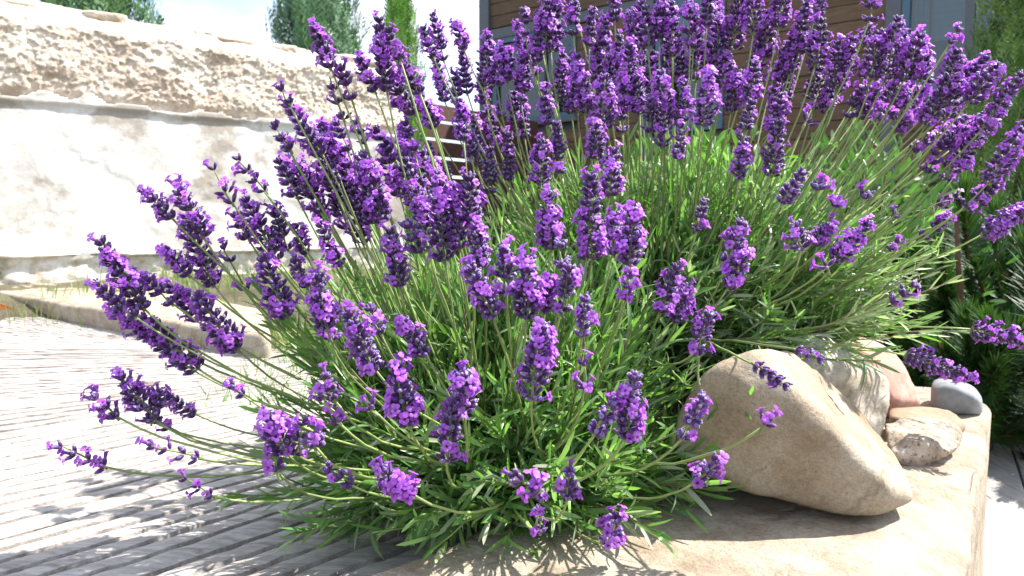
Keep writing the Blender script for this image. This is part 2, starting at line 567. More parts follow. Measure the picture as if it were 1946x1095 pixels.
# ---------------- sandstone edging block under the plants
def outline_block(name, pts, ztop, zbot, mat, bev, amp, seed, sub=0.012, top_amp=None, fold=None):
    """solid block with uneven rounded rim, rings from the outline towards its centre"""
    P = [Vector((p[0], p[1], 0)) for p in pts]
    loop = []
    for i in range(len(P)):
        a, b = P[i], P[(i + 1) % len(P)]
        k = max(1, int((b - a).length / sub))
        for j in range(k):
            loop.append(a.lerp(b, j / k))
    L = np.array([[p.x, p.y] for p in loop])
    for _ in range(4):                                   # soften the corners
        L = 0.5 * L + 0.25 * (np.roll(L, 1, 0) + np.roll(L, -1, 0))
    c = L.mean(0)
    T = np.roll(L, -1, 0) - np.roll(L, 1, 0)
    N = np.stack([T[:, 1], -T[:, 0]], 1); N /= np.linalg.norm(N, axis=1)[:, None]
    if ((L - c) * N).sum() < 0: N = -N
    rings = []
    zs = [(zbot, 0)] + [(z, 0) for z in np.linspace(zbot, ztop - bev, 8)[1:]]
    for a in np.linspace(0, math.pi / 2, 6)[1:]:
        zs.append((ztop - bev + bev * math.sin(a), bev * (1 - math.cos(a))))
    for z, ins in zs:
        q = L - N * ins
        rings.append(np.column_stack([q, np.full(len(q), z)]))
    inner = L - N * bev
    for s in np.linspace(1, 0, 42)[1:-1]:
        q = c + (inner - c) * s
        rings.append(np.column_stack([q, np.full(len(q), ztop)]))
    V = np.concatenate(rings + [np.array([[c[0], c[1], ztop]])])
    d = fbm(V, 9, 5, seed, 0.55) * amp
    top = V[:, 2] > ztop - 1e-6
    ta = top_amp if top_amp is not None else amp
    rad = V[:, :2] - c
    rad /= np.linalg.norm(rad, axis=1)[:, None] + 1e-9
    V[~top, :2] += (rad * d[:, None])[~top]
    V[:, 2] += fbm(V, 6, 4, seed + 5) * ta * (V[:, 2] > zbot + 1e-6)
    if fold is not None:                                 # worn sloping shoulder beyond a fold line
        (fx, fy), (gx_, gy_) = fold
        sd = ((V[:, 0] - fx) * (gy_ - fy) - (V[:, 1] - fy) * (gx_ - fx)) / math.hypot(gx_ - fx, gy_ - fy)
        sd = sd + 0.008 * fbm(V, 14, 3, seed + 8)
        k = np.clip(sd, 0, None)
        V[:, 2] -= (V[:, 2] > zbot + 1e-6) * 0.42 * (k - 0.03 * (1 - np.exp(-k / 0.03)))
    n = len(L)
    Fs = []
    for r in range(len(rings) - 1):
        for i in range(n):
            j = (i + 1) % n
            Fs.append((r * n + i, r * n + j, (r + 1) * n + j, (r + 1) * n + i))
    last = (len(rings) - 1) * n
    for i in range(n):
        Fs.append((last + i, last + (i + 1) % n, len(V) - 1))
    Fs.append(tuple(range(n - 1, -1, -1)))
    me = new_mesh(name, V, Fs, [mat])
    bm = bmesh.new(); bm.from_mesh(me); bmesh.ops.recalc_face_normals(bm, faces=bm.faces); bm.to_mesh(me); bm.free()
    return me

SLAB = 0.04
slab_pts = [(-.30, .42), (-.10, .642), (-.05, .70), (.06, .85), (.22, 1.10), (.55, 1.42), (.80, 1.36), (.805, 1.22), (.425, .66), (.23, .36), (-.1, .30)]
o = link('stone_edging_block', outline_block('stone_edging_block', slab_pts, SLAB, -0.40, MAT['sandstone'], 0.010, 0.008, 4, top_amp=0.0030, fold=((.28, .645), (.76, 1.2))))
o['label'] = 'large buff sandstone block that carries the boulder and edges the planting bed'
o['category'] = 'stone block'

# ---------------- soil bed behind the block (under the plants)
n = 60
U, W = np.meshgrid(np.linspace(-0.42, 0.75, n), np.linspace(0.74, 1.75, n))
bx_, by_ = U.ravel(), W.ravel()
zz = -0.05 + 0.085 * np.exp(-(((bx_ - 0.05) / .30) ** 2 + ((by_ - 1.05) / .30) ** 2)) + 0.16 * np.exp(-(((bx_ - .26) / .24) ** 2 + ((by_ - 1.24) / .20) ** 2))
sd_ = ((bx_ - .425) * .56 - (by_ - .66) * .38) / .677
zz = zz - 0.40 * sstep((sd_ + 0.16) / 0.10)
V = np.stack([bx_, by_, zz], 1)
V[:, 2] += 0.008 * fbm(V, 18, 4, 21)
Fs = [(j * n + i, j * n + i + 1, (j + 1) * n + i + 1, (j + 1) * n + i) for j in range(n - 1) for i in range(n - 1)]
link('soil_bed', new_mesh('soil_bed', V, Fs, [MAT['soil']]), kind='structure')

# ---------------- low sandstone kerb slab beyond the deck
kz = 0.062
kp = [gp(-420, 512, kz), gp(0, 556, kz), gp(130, 578, kz), gp(255, 601, kz), gp(515, 640, kz), gp(500, 585, kz), gp(300, 548, kz), gp(0, 519, kz), gp(-420, 486, kz)]
o = link('kerb_stone', outline_block('kerb_stone', [(p.x, p.y) for p in kp], kz, -0.05, MAT['sandstone'], 0.018, 0.014, 8, 0.04, 0.005))
o['label'] = 'long low sandstone kerb slab lying between the wooden deck and the old wall'
o['category'] = 'kerb stone'

# terracotta shard by the kerb
c0 = gp(-6, 598, 0.0)
Vt, Ft = [], []
for i in range(9):
    a = -0.7 + 1.4 * i / 8
    for rr in (0.12, 0.132):
        for k in range(5):
            t = k / 4
            hgt = (0.012 + 0.05 * (1 - abs(a) / 0.9)) * t
            Vt.append((c0.x + math.sin(a) * rr, c0.y - math.cos(a) * rr * .5 + 0.05, -0.006 + hgt))
for i in range(8):
    for k in range(4):
        for s in (0, 1):
            b0 = (i * 2 + s) * 5 + k; b1 = ((i + 1) * 2 + s) * 5 + k
            Ft.append((b0, b1, b1 + 1, b0 + 1))
    Ft.append(((i * 2) * 5 + 4, ((i + 1) * 2) * 5 + 4, ((i + 1) * 2 + 1) * 5 + 4, (i * 2 + 1) * 5 + 4))
o = link('terracotta_shard', new_mesh('terracotta_shard', Vt, Ft, [MAT['terracotta']]))
o['label'] = 'small orange terracotta shard at the deck end beside the sandstone kerb'; o['category'] = 'pot shard'

# ---------------- old wall on the left
WP = Vector((-2.42, 3.50, 0)); WU = Vector((0.729, 0.684, 0)).normalized(); WN = Vector((WU.y, -WU.x, 0))
U0, U1, WTOP = -2.2, 2.31, 1.43
wall = empty('stone_wall', WP + WU * 0.2, 'old garden wall of crumbling rubble above flaking white plaster', 'wall')

def wpt(u, z, out):
    return WP + WU * u + WN * out + Vector((0, 0, z))

def wall_grid(name, z0, z1, du, dz, fn, mat):
    us = np.arange(U0, U1 + du, du); zs = np.linspace(z0, z1, max(2, int((z1 - z0) / dz)))
    UU, ZZ = np.meshgrid(us, zs)
    u, z = UU.ravel(), ZZ.ravel()
    out, dzv = fn(u, z)
    base = np.array(WP); wu = np.array(WU); wn_ = np.array(WN)
    V = base + u[:, None] * wu + out[:, None] * wn_
    V[:, 2] += z + dzv
    nu = len(us)
    Fs = [(j * nu + i, j * nu + i + 1, (j + 1) * nu + i + 1, (j + 1) * nu + i) for j in range(len(zs) - 1) for i in range(nu - 1)]
    return child(name, new_mesh(name, V, Fs, [mat]), wall)

def worley(u, z, cell, seed):
    a, b = u / cell, z / cell
    ia, ib = np.floor(a).astype(np.int64), np.floor(b).astype(np.int64)
    d1 = np.full(a.shape, 9.0); d2 = np.full(a.shape, 9.0); hv = np.zeros(a.shape)
    for da in (-1, 0, 1):
        for db in (-1, 0, 1):
            ca, cb = ia + da, ib + db
            x = ca + hash3(ca * 7 + 3, cb * 13 + 1, ca * 3 + cb * 5 + 1, seed); y = cb + hash3(ca * 11 + 5, cb * 3 + 7, ca * 17 + cb + 2, seed + 71)
            d = np.hypot(a - x, b - y)
            h = hash3(ca * 5 + 1, cb * 19 + 3, ca + cb * 23 + 2, seed + 31)
            near = d < d1
            d2 = np.where(near, d1, np.minimum(d2, d)); hv = np.where(near, h, hv); d1 = np.where(near, d, d1)
    return d1, d2, hv

def rubble(u, z):
    P = np.stack([u, z * 1.3, u * 0], 1)
    wx, wz = 0.03 * fbm(P, 9, 3, 5), 0.03 * fbm(P, 9, 3, 6)
    d1, d2, h = worley(u + wx, z * 1.35 + wz, 0.026, 3)
    g1, g2, h3 = worley(u + wz, z * 1.2 - wx, 0.016, 13)
    s = np.clip((d2 - d1) * 2.2, 0, 1)
    e1, e2, h2 = worley(u + 1.5 * wx, z * 1.5 + 1.5 * wz, 0.07, 9)
    big = np.clip((e2 - e1) * 2, 0, 1) * (h2 > 0.55)
    out = 0.0075 * s * (h > .3) * (0.3 + h) + 0.006 * np.clip((g2 - g1) * 2, 0, 1) * h3 + 0.008 * big * h2 + 0.014 * fbm(P, 4, 4, 7)
    fade = sstep((z - 0.955) / 0.05)
    out = out * (0.35 + 0.65 * fade) - 0.02 * (1 - fade)
    out += -0.10 * sstep((z - 1.30) / 0.14)                       # the worn top leans back
    return out, 0.018 * fbm(P, 3.5, 3, 31) * sstep((z - 1.25) / .15)

def plaster(u, z):
    P = np.stack([u, z, u * 0], 1)
    out = 0.004 * fbm(P, 6, 4, 12) + 0.005 * sstep((fbm(P, 2.4, 5, 44) - 0.1) / .25)
    out += 0.016 * sstep((z - 0.925 - 0.012 * vnoise(P, 6, 8)) / 0.012)
    up = (z > 0.955) & (z > 0.965 + 0.05 * fbm(P, 5, 4, 77))
    out = np.where(up, -0.07, out)
    return out, u * 0

wall_grid('rubble_face', 0.955, WTOP, 0.0065, 0.0065, rubble, MAT['rubble'])
wall_grid('plaster_face', 0.19, 1.06, 0.012, 0.010, plaster, MAT['plaster'])

def plinth(u, z):
    P = np.stack([u, z, u * 0], 1)
    d1, d2, h = worley(u, z * 1.6, 0.13, 6)
    out = 0.035 + 0.016 * np.clip((d2 - d1) * 3, 0, 1) * (0.3 + h) + 0.008 * fbm(P, 14, 3, 2)
    return out, u * 0

wall_grid('plinth_face', -0.05, 0.192, 0.015, 0.012, plinth, MAT['plinth'])
mb = MB()
mb.obox(WP, WU, WN, Vector((0, 0, 1)), U0, U1 - 0.01, -0.36, -0.05, -0.05, WTOP - 0.06)
child('wall_core', mb.mesh('wall_core', MAT['rubble']), wall)
# end face and plinth ledge
mb = MB(); mb.obox(WP, WU, WN, Vector((0, 0, 1)), U1 - 0.012, U1 + 0.006, -0.36, -0.012, -0.05, WTOP - 0.03)
child('wall_end', mb.mesh('wall_end', MAT['rubble']), wall)


def stone_from_planes(name, pts, mat, p=12, amp=0.004, nscale=14, sub=5, seed=0, cen=None, shade=True, strat=0.0):
    P = [Vector(q) for q in pts]
    bm = bmesh.new()
    for q in P: bm.verts.new(q)
    bmesh.ops.convex_hull(bm, input=bm.verts)
    bmesh.ops.recalc_face_normals(bm, faces=bm.faces)
    c = cen or sum(P, Vector()) / len(P)
    planes = []
    for f in bm.faces:
        nrm = f.normal.copy(); d = nrm.dot(f.verts[0].co - c)
        if d < 0: nrm, d = -nrm, -d
        if d < 1e-5: continue
        if any(nrm.dot(q[0]) > 0.995 and abs(d - q[1]) < 0.02 * max(d, 1e-3) for q in planes): continue
        planes.append((nrm, d))
    bm.free()
    bm = bmesh.new(); bmesh.ops.create_icosphere(bm, subdivisions=sub, radius=1.0)
    D = np.array([v.co[:] for v in bm.verts]); D /= np.linalg.norm(D, axis=1)[:, None]
    S = 0
    for nrm, d in planes:
        S = S + np.clip(D @ np.array(nrm) / d, 0, None) ** p
    r = S ** (-1.0 / p)
    V = np.array(c) + D * r[:, None]
    nz = fbm(V, nscale, 5, seed, 0.5)
    if strat: nz = nz + strat * np.sin(V[:, 2] * 260 + 3 * vnoise(V, 20, seed))
    V += D * (nz * amp)[:, None]
    for v, q in zip(bm.verts, V): v.co = q
    me = bpy.data.meshes.new(name); bm.to_mesh(me); bm.free()
    me.materials.append(mat)
    me.polygons.foreach_set('use_smooth', np.ones(len(me.polygons), bool))
    return me

for i, (u, ln, th, dep) in enumerate([(-1.55, .62, .05, .30), (-.95, .5, .04, .3), (-.42, .42, .045, .3), (.08, .4, .035, .28), (.52, .26, .05, .3), (.84, .30, .03, .26),
                                      (1.2, .34, .035, .28), (1.50, .22, .045, .3), (1.74, .2, .03, .28), (2.06, .44, .05, .36)]):
    pts = []
    rr = random.Random(i)
    for k in range(14):
        a = 2 * math.pi * k / 14
        for z in (0, th):
            x = math.copysign(abs(math.cos(a)) ** .55, math.cos(a)) * ln / 2 * rr.uniform(.9, 1.05)
            y = math.copysign(abs(math.sin(a)) ** .55, math.sin(a)) * dep / 2 * rr.uniform(.88, 1.06)
            pts.append(wpt(u + x, WTOP - 0.035 + z * .75 + 0.008 * rr.uniform(-1, 1), -0.20 + y))
    child('coping_stone', stone_from_planes('coping_stone', pts, MAT['rubble'], 40, 0.006, 16, 5, i), wall)
for i in range(9):
    u = -1.9 + i * 0.5
    pts = []
    rr = random.Random(i + 40)
    for k in range(12):
        a = 2 * math.pi * k / 12
        for z in (0, .022):
            pts.append(wpt(u + math.copysign(abs(math.cos(a)) ** .4, math.cos(a)) * .26, 0.188 + z + rr.uniform(-.003, .003), 0.022 + math.sin(a) * .055 * rr.uniform(.8, 1.2)))
    child('ledge_stone', stone_from_planes('ledge_stone', pts, MAT['plinth'], 14, 0.006, 14, 4, i + 60), wall)

# ---------------- brown slatted fence between wall and house
f0, f1 = at(790, 192, 6.4), at(960, 226, 7.3)
fd = Vector((f1.x - f0.x, f1.y - f0.y, 0)); flen = fd.length; fd.normalize(); fnm = Vector((fd.y, -fd.x, 0))
fence = empty('slat_fence', (f0.x, f0.y, 0), 'dark brown fence of horizontal slats between the conifer and the timber house', 'fence')
for i in range(9):
    mb = MB(); z1 = f0.z - i * 0.158
    mb.obox(Vector((f0.x, f0.y, 0)), fd, fnm, Vector((0, 0, 1)), -0.6, flen + 0.5, -0.012, 0.012, z1 - 0.132, z1)
    child('slat', mb.mesh('slat', MAT['fence']), fence)
for s in (-0.45, 0.75, flen + 0.35):
    mb = MB()
    mb.obox(Vector((f0.x, f0.y, 0)), fd, fnm, Vector((0, 0, 1)), s, s + 0.07, -0.085, -0.0125, -0.05, f0.z - 0.02)
    child('post', mb.mesh('post', MAT['fence']), fence)

# ---------------- timber house
HK = Vector((-0.34, 8.30, 0)); HE = Vector((0.795, -0.606, 0)).normalized(); HN = Vector((-HE.y, HE.x, 0)) * -1
if HN.y > 0: HN = -HN
def s_of(px):
    k = (px - 973) / F
    return (k * HK.y - HK.x) / (HE.x - k * HE.y)
def hz(px, py):
    s = s_of(px); Y = HK.y + HE.y * s
    return at(px, py, Y).z
HEND = s_of(1905)
house = empty('timber_house', HK + HE * 2.2, 'timber house clad in weathered brown boards with slate blue window frames', 'house')
HZ = Vector((0, 0, 1))
def hbox(name, s0, s1, z0, z1, o0, o1, mat, par=house, bev=0.0):
    mb = MB(); mb.obox(HK, HE, HN, HZ, s0, s1, o0, o1, z0, z1)
    me = mb.mesh(name, mat)
    if bev: bevel_mesh(me, bev)
    if par is house:
        return child(name, me, house)
    q = link(name, me, par)
    q.location = (0, 0, 0)
    return q
HTOP = 3.35
hbox('back_wall', 0.02, HEND, -0.1, HTOP, -4.0, -3.9, MAT['inner'])
hbox('side_wall', 0.0, 0.10, -0.1, HTOP, -3.9, -0.10, MAT['trim'])
hbox('side_wall', HEND - 0.1, HEND, -0.1, HTOP, -3.9, -0.10, MAT['trim'])
hbox('roof', -0.4, HEND + 0.5, HTOP, HTOP + 0.12, -4.4, 0.12, MAT['trim'])
hbox('floor_slab', 0.1, HEND - 0.1, -0.1, 0.0, -3.9, -0.1, MAT['inner'])
# openings (s0, s1, z0, z1)
w1 = (s_of(938), s_of(1092), hz(960, 236), hz(960, 72))
w2 = (s_of(1240), s_of(1368), hz(1300, 250), 2.55)
w3 = (s_of(1694), s_of(1884), hz(1780, 178), 2.60)
wins = [w1, w2, w3]
# corner post, pilasters and beam
hbox('corner_post', 0.0, s_of(933), -0.1, HTOP, -0.10, 0.035, MAT['trim'], bev=0.004)
hbox('pilaster', s_of(1212), s_of(1236), -0.1, HTOP, -0.05, 0.02, MAT['trim'], bev=0.004)
hbox('pilaster', s_of(1664), s_of(1693), -0.1, HTOP, -0.05, 0.02, MAT['trim'], bev=0.004)
hbox('pilaster', s_of(1885), HEND, -0.1, HTOP, -0.05, 0.03, MAT['trim'], bev=0.004)
zb = w1[3]
hbox('beam', s_of(933) + .001, s_of(1212), zb + 0.001, zb + 0.105, -0.03, 0.024, MAT['trim'], bev=0.003)
# cladding planks, each one its own piece, broken at openings and posts
ph = 0.128
posts = [(0.0, s_of(933)), (s_of(1212), s_of(1236)), (s_of(1664), s_of(1693)), (s_of(1885), HEND)]
row, z = 0, -0.09
while z < HTOP - 0.02:
    z1 = min(z + ph - 0.007, HTOP - 0.003)
    blocks = list(posts)
    for w in wins:
        if z1 > w[2] - 0.055 and z < w[3] + 0.055: blocks.append((w[0] - 0.004, w[1] + 0.004))
    if z1 > zb and z < zb + 0.106: blocks.append((s_of(933), s_of(1212)))
    blocks.sort()
    cur = 0.0
    spans = []
    for a, b in blocks:
        if a > cur + 0.02: spans.append((cur, a))
        cur = max(cur, b)
    if cur < HEND - 0.02: spans.append((cur, HEND))
    for a, b in spans:
        oo = 0.004 * math.sin(row * 2.1)
        mb = MB(); mb.obox(HK, HE, HN, HZ, a + 0.002, b - 0.002, -0.025, oo, z, z1)
        child('plank', mb.mesh('plank', MAT['plank']), house)
    z += ph; row += 1
# backing behind the planks
mb = MB()
zcuts = sorted(set([-0.1, HTOP] + [v for w in wins for v in (w[2], w[3])]))
for za, zb2 in zip(zcuts[:-1], zcuts[1:]):
    cur = 0.02
    for w in sorted(wins):
        if w[2] <= za + 1e-6 and w[3] >= zb2 - 1e-6:
            mb.obox(HK, HE, HN, HZ, cur, w[0], -0.10, -0.052, za, zb2); cur = w[1]
    mb.obox(HK, HE, HN, HZ, cur, HEND, -0.10, -0.052, za, zb2)
child('backing', mb.mesh('backing', MAT['trim']), house)

def window(w, splits, curtain=None):
    s0, s1, z0, z1 = w
    fr = 0.055
    mbf = MB()
    mbf.obox(HK, HE, HN, HZ, s0, s1, -0.05, 0.012, z1 - fr, z1)
    mbf.obox(HK, HE, HN, HZ, s0, s1, -0.05, 0.020, z0, z0 + fr)
    mbf.obox(HK, HE, HN, HZ, s0, s0 + fr, -0.05, 0.012, z0 + fr, z1 - fr)
    mbf.obox(HK, HE, HN, HZ, s1 - fr, s1, -0.05, 0.012, z0 + fr, z1 - fr)
    win = child('window', mbf.mesh('window', MAT['blue_frame']), house)
    edges = [s0 + fr] + splits + [s1 - fr]
    for i in range(len(edges) - 1):
        a = edges[i] + (0.03 if i else 0); b = edges[i + 1] - (0.03 if i < len(edges) - 2 else 0)
        mbp = MB(); mbp.obox(HK, HE, HN, HZ, a, b, -0.032, -0.026, z0 + fr, z1 - fr)
        link('pane', mbp.mesh('pane', MAT['glass']), win)
    for s in splits:
        mbm = MB(); mbm.obox(HK, HE, HN, HZ, s - 0.03, s + 0.03, -0.046, 0.006, z0 + fr, z1 - fr)
        link('mullion', mbm.mesh('mullion', MAT['trim']), win)
    return win

def curtain(win, s0, s1, z0, z1, mat, folds):
    n = folds * 10
    V, Fs = [], []
    for i in range(n + 1):
        t = i / n
        o_ = -0.13 + 0.022 * math.sin(t * folds * 2 * math.pi)
        for z in (z0, z1):
            V.append(HK + HE * (s0 + (s1 - s0) * t) + HN * o_ + HZ * z)
    for i in range(n): Fs.append((2 * i, 2 * i + 2, 2 * i + 3, 2 * i + 1))
    link('curtain', new_mesh('curtain', [tuple(v) for v in V], Fs, [mat]), win)

win1 = window(w1, [s_of(1030)])
win2 = window(w2, [])
curtain(win2, w2[0] + .03, w2[1] - .03, hz(1300, 40), w2[3] - .03, MAT['curtain'], 5)
win3 = window(w3, [s_of(1820)])
curtain(win3, w3[0] + .03, s_of(1740), w3[2] + .03, w3[3] - .03, MAT['curtain'], 4)
for i in range(16):                        # half-drawn blind slats behind the glass
    mb = MB(); zt = w3[3] - 0.05 - i * 0.05
    if zt < w3[2] + 0.1: break
    mb.obox(HK, HE, HN, HZ, s_of(1742), w3[1] - .06, -0.20, -0.19, zt - 0.047, zt)
    link('blind_slat', mb.mesh('blind_slat', MAT['blind']), win3)
hbox('window_sill', w1[0] - .04, w1[1] + .04, w1[2] - 0.045, w1[2] - 0.001, -0.03, 0.05, MAT['trim'])
hbox('window_sill', w3[0] + .0, w3[1] - .0, w3[2] - 0.045, w3[2] - 0.001, -0.03, 0.05, MAT['trim'])

# ================================================================== STONES ON THE BLOCK
def A(*L): return [at(*q) for q in L]

def stone(name, pts, mat, label, **kw):
    base = Vector((sum(p.x for p in pts) / len(pts), sum(p.y for p in pts) / len(pts), min(p.z for p in pts)))
    me = stone_from_planes(name, [p - base for p in pts], mat, **kw)
    o = link(name, me)
    o.location = base
    o['label'] = label; o['category'] = 'stone'
    return o

b = A((1330, 908, .74), (1450, 950, .726), (1600, 982, .714), (1712, 986, .722), (1746, 955, .75),
      (1325, 700, .725), (1430, 655, .735), (1520, 668, .82), (1545, 765, .70), (1610, 858, .690), (1690, 920, .696),
      (1605, 742, .89), (1690, 838, .87), (1278, 865, .755), (1280, 780, .755)) + \
    [at(1400, 720, 1.0), at(1560, 800, .98), at(1300, 800, .93), at(1640, 870, .93)]
b += [Vector((at(1450, 900, .83).x, .83, SLAB - 0.003)), Vector((at(1600, 900, .84).x, .84, SLAB - 0.003)), Vector((at(1380, 900, .86).x, .86, SLAB - .003)),
      Vector((at(1500, 900, .93).x, .93, SLAB - 0.003))]
stone('boulder', b, MAT['boulder'], 'big rounded tan boulder tapering to a blunt tip on the sandstone block', p=20, amp=0.0034, nscale=24, sub=6, seed=5)

b = A((1500, 640, 1.0), (1560, 632, 1.03), (1640, 668, 1.02), (1690, 715, 1.0), (1692, 790, .985), (1600, 700, .96), (1640, 800, .955), (1480, 700, .97),
      (1560, 660, 1.14), (1670, 740, 1.12)) + [Vector((at(1690, 800, 1.0).x - .01, 1.0, SLAB - .002)), Vector((at(1560, 800, 1.0).x, 1.0, SLAB - .002)), Vector((at(1620, 800, 1.1).x, 1.1, SLAB - .002)), Vector((at(1660, 800, .96).x, .965, SLAB - .002))]
stone('rock', b, MAT['pale_stone'], 'pale pitted rock wedged behind the big boulder', p=16, amp=0.004, nscale=30, sub=5, seed=15)

b = A((1575, 636, 1.16), (1640, 634, 1.2), (1700, 668, 1.18), (1745, 735, 1.15), (1757, 768, 1.14), (1700, 765, 1.09), (1650, 690, 1.09), (1600, 700, 1.12), (1700, 700, 1.28), (1620, 680, 1.28)) + \
    [Vector((at(1750, 770, 1.16).x, 1.16, SLAB - .002)), Vector((at(1640, 770, 1.14).x, 1.13, SLAB - .002)), Vector((at(1690, 770, 1.27).x, 1.27, SLAB - .002))]
stone('rock', b, MAT['pink_stone'], 'pink sandstone rock leaning behind the pale one beside the grey cobble', p=16, amp=0.003, nscale=22, sub=5, seed=25)

b = A((1765, 722, 1.20), (1790, 716, 1.22), (1850, 732, 1.22), (1874, 752, 1.2), (1876, 780, 1.18), (1760, 765, 1.17), (1800, 726, 1.14), (1866, 758, 1.13), (1772, 740, 1.14)) + \
    [Vector((at(1762, 780, 1.16).x, 1.155, SLAB - .002)), Vector((at(1872, 790, 1.16).x, 1.155, SLAB - .002)), Vector((at(1866, 790, 1.25).x, 1.25, SLAB - .002)), Vector((at(1775, 780, 1.25).x, 1.25, SLAB - .002)), at(1780, 715, 1.27), at(1850, 728, 1.27)]
stone('cobble', b, MAT['grey_stone'], 'smooth blue-grey cobble at the corner of the sandstone block', p=9, amp=0.0009, nscale=22, sub=5, seed=35, strat=0.15)

b = A((1690, 774, 1.08), (1760, 770, 1.10), (1815, 780, 1.09), (1840, 808, 1.06), (1800, 812, 1.02), (1700, 800, 1.02), (1690, 790, 1.0)) + \
    [Vector((at(1840, 800, 1.07).x, 1.07, SLAB - .002)), Vector((at(1690, 800, 1.03).x, 1.03, SLAB - .002)), Vector((at(1800, 800, 1.01).x, 1.01, SLAB - .002)), Vector((at(1750, 780, 1.12).x, 1.12, SLAB - .002))]
stone('flat_stone', b, MAT['brown_stone'], 'flat brown stone lying under the edge of the speckled granite one', p=14, amp=0.002, nscale=24, sub=5, seed=45)

b = A((1680, 800, .97), (1730, 788, 1.0), (1800, 790, 1.0), (1830, 815, .97), (1828, 850, .95), (1780, 885, .915), (1720, 900, .90), (1690, 870, .90), (1750, 840, .90), (1810, 860, .915)) + \
    [Vector((at(1725, 890, .93).x, .925, SLAB - .002)), Vector((at(1790, 880, .95).x, .95, SLAB - .002)), Vector((at(1700, 850, .98).x, .98, SLAB - .002)), Vector((at(1800, 850, .985).x, .985, SLAB - .002))]
stone('granite_stone', b, MAT['granite'], 'rough speckled granite stone with a dark split beside the boulder', p=14, amp=0.005, nscale=34, sub=6, seed=55)

# ================================================================== LAVENDER
PUR_D = np.array((0.047, 0.009, 0.086)); PUR_M = np.array((0.112, 0.028, 0.215)); BLUE = np.array((0.30, 0.28, 0.50))
PET = np.array((0.40, 0.105, 0.61)); PET_L = np.array((0.53, 0.22, 0.74)); TAN = np.array((0.52, 0.36, 0.27))
STEMC = np.array((0.26, 0.35, 0.115))


class Buf:
    def __init__(self): self.V, self.F, self.C, self.n = [], [], [], 0
    def add(self, V, Fs, C):
        V = np.asarray(V, float); C = np.asarray(C, float)
        if C.ndim == 1: C = np.tile(C, (len(V), 1))
        self.V.append(V); self.C.append(C)
        self.F += [tuple(i + self.n for i in f) for f in Fs]
        self.n += len(V)
    def mesh(self, name, mat):
        return new_mesh(name, np.concatenate(self.V), self.F, [mat], attr=np.concatenate(self.C))


def cross(a, b):
    return np.array((a[1] * b[2] - a[2] * b[1], a[2] * b[0] - a[0] * b[2], a[0] * b[1] - a[1] * b[0]))


def frame(d, up=None):
    d = np.asarray(d, float); d = d / (math.sqrt(d[0] * d[0] + d[1] * d[1] + d[2] * d[2]) + 1e-12)
    r = (0.0, 0.0, 1.0) if up is None else up
    x = cross(r, d)
    n = math.sqrt(x[0] ** 2 + x[1] ** 2 + x[2] ** 2)
    if n < 1e-6:
        x = cross((1.0, 0, 0), d); n = math.sqrt(x[0] ** 2 + x[1] ** 2 + x[2] ** 2)
    x = x / n
    return x, cross(d, x), d


def add_calyx(buf, p, d, L, rad, rr, tipc):
    x, y, z = frame(d)
    prof = [(0.0, .30), (.25, .80), (.60, 1.0), (.88, .80), (1.0, .62)]
    V, C = [], []
    shade = rr.uniform(.75, 1.35)
    for i, (t, r) in enumerate(prof):
        for k in range(6):
            a = k * math.pi / 3
            rk = r * (1.08 if k % 2 else .92)
            V.append(p + z * (L * t * (1.06 if (i == 4 and k % 2) else 1)) + (x * math.cos(a) + y * math.sin(a)) * rad * rk)
        c = (PUR_M * .9 + STEMC * .25) if t < .1 else (PUR_D * 1.25 if t < .7 else (PUR_M if t < .9 else tipc))
        C += [c * shade] * 6
    Fs = []
    for i in range(4):
        for k in range(6):
            Fs.append((i * 6 + k, i * 6 + (k + 1) % 6, (i + 1) * 6 + (k + 1) % 6, (i + 1) * 6 + k))
    V.append(p + z * L * .80); C.append(PUR_D * .6)
    for k in range(6): Fs.append((24 + k, 24 + (k + 1) % 6, 30))
    buf.add(V, Fs, C)


def add_bud(buf, p, d, s, rr, c):
    x, y, z = frame(d)
    V, C = [p - z * s * .2], [c * .7]
    for t, r in ((.35, .85), (.8, .8)):
        for k in range(5):
            a = k * 2 * math.pi / 5 + t
            V.append(p + z * s * t + (x * math.cos(a) + y * math.sin(a)) * s * .5 * r); C.append(c * rr.uniform(.8, 1.2))
    V.append(p + z * s * 1.15); C.append(c * 1.2)
    Fs = [(0, 1 + (k + 1) % 5, 1 + k) for k in range(5)]
    Fs += [(1 + k, 1 + (k + 1) % 5, 6 + (k + 1) % 5, 6 + k) for k in range(5)]
    Fs += [(6 + k, 6 + (k + 1) % 5, 11) for k in range(5)]
    buf.add(V, Fs, C)


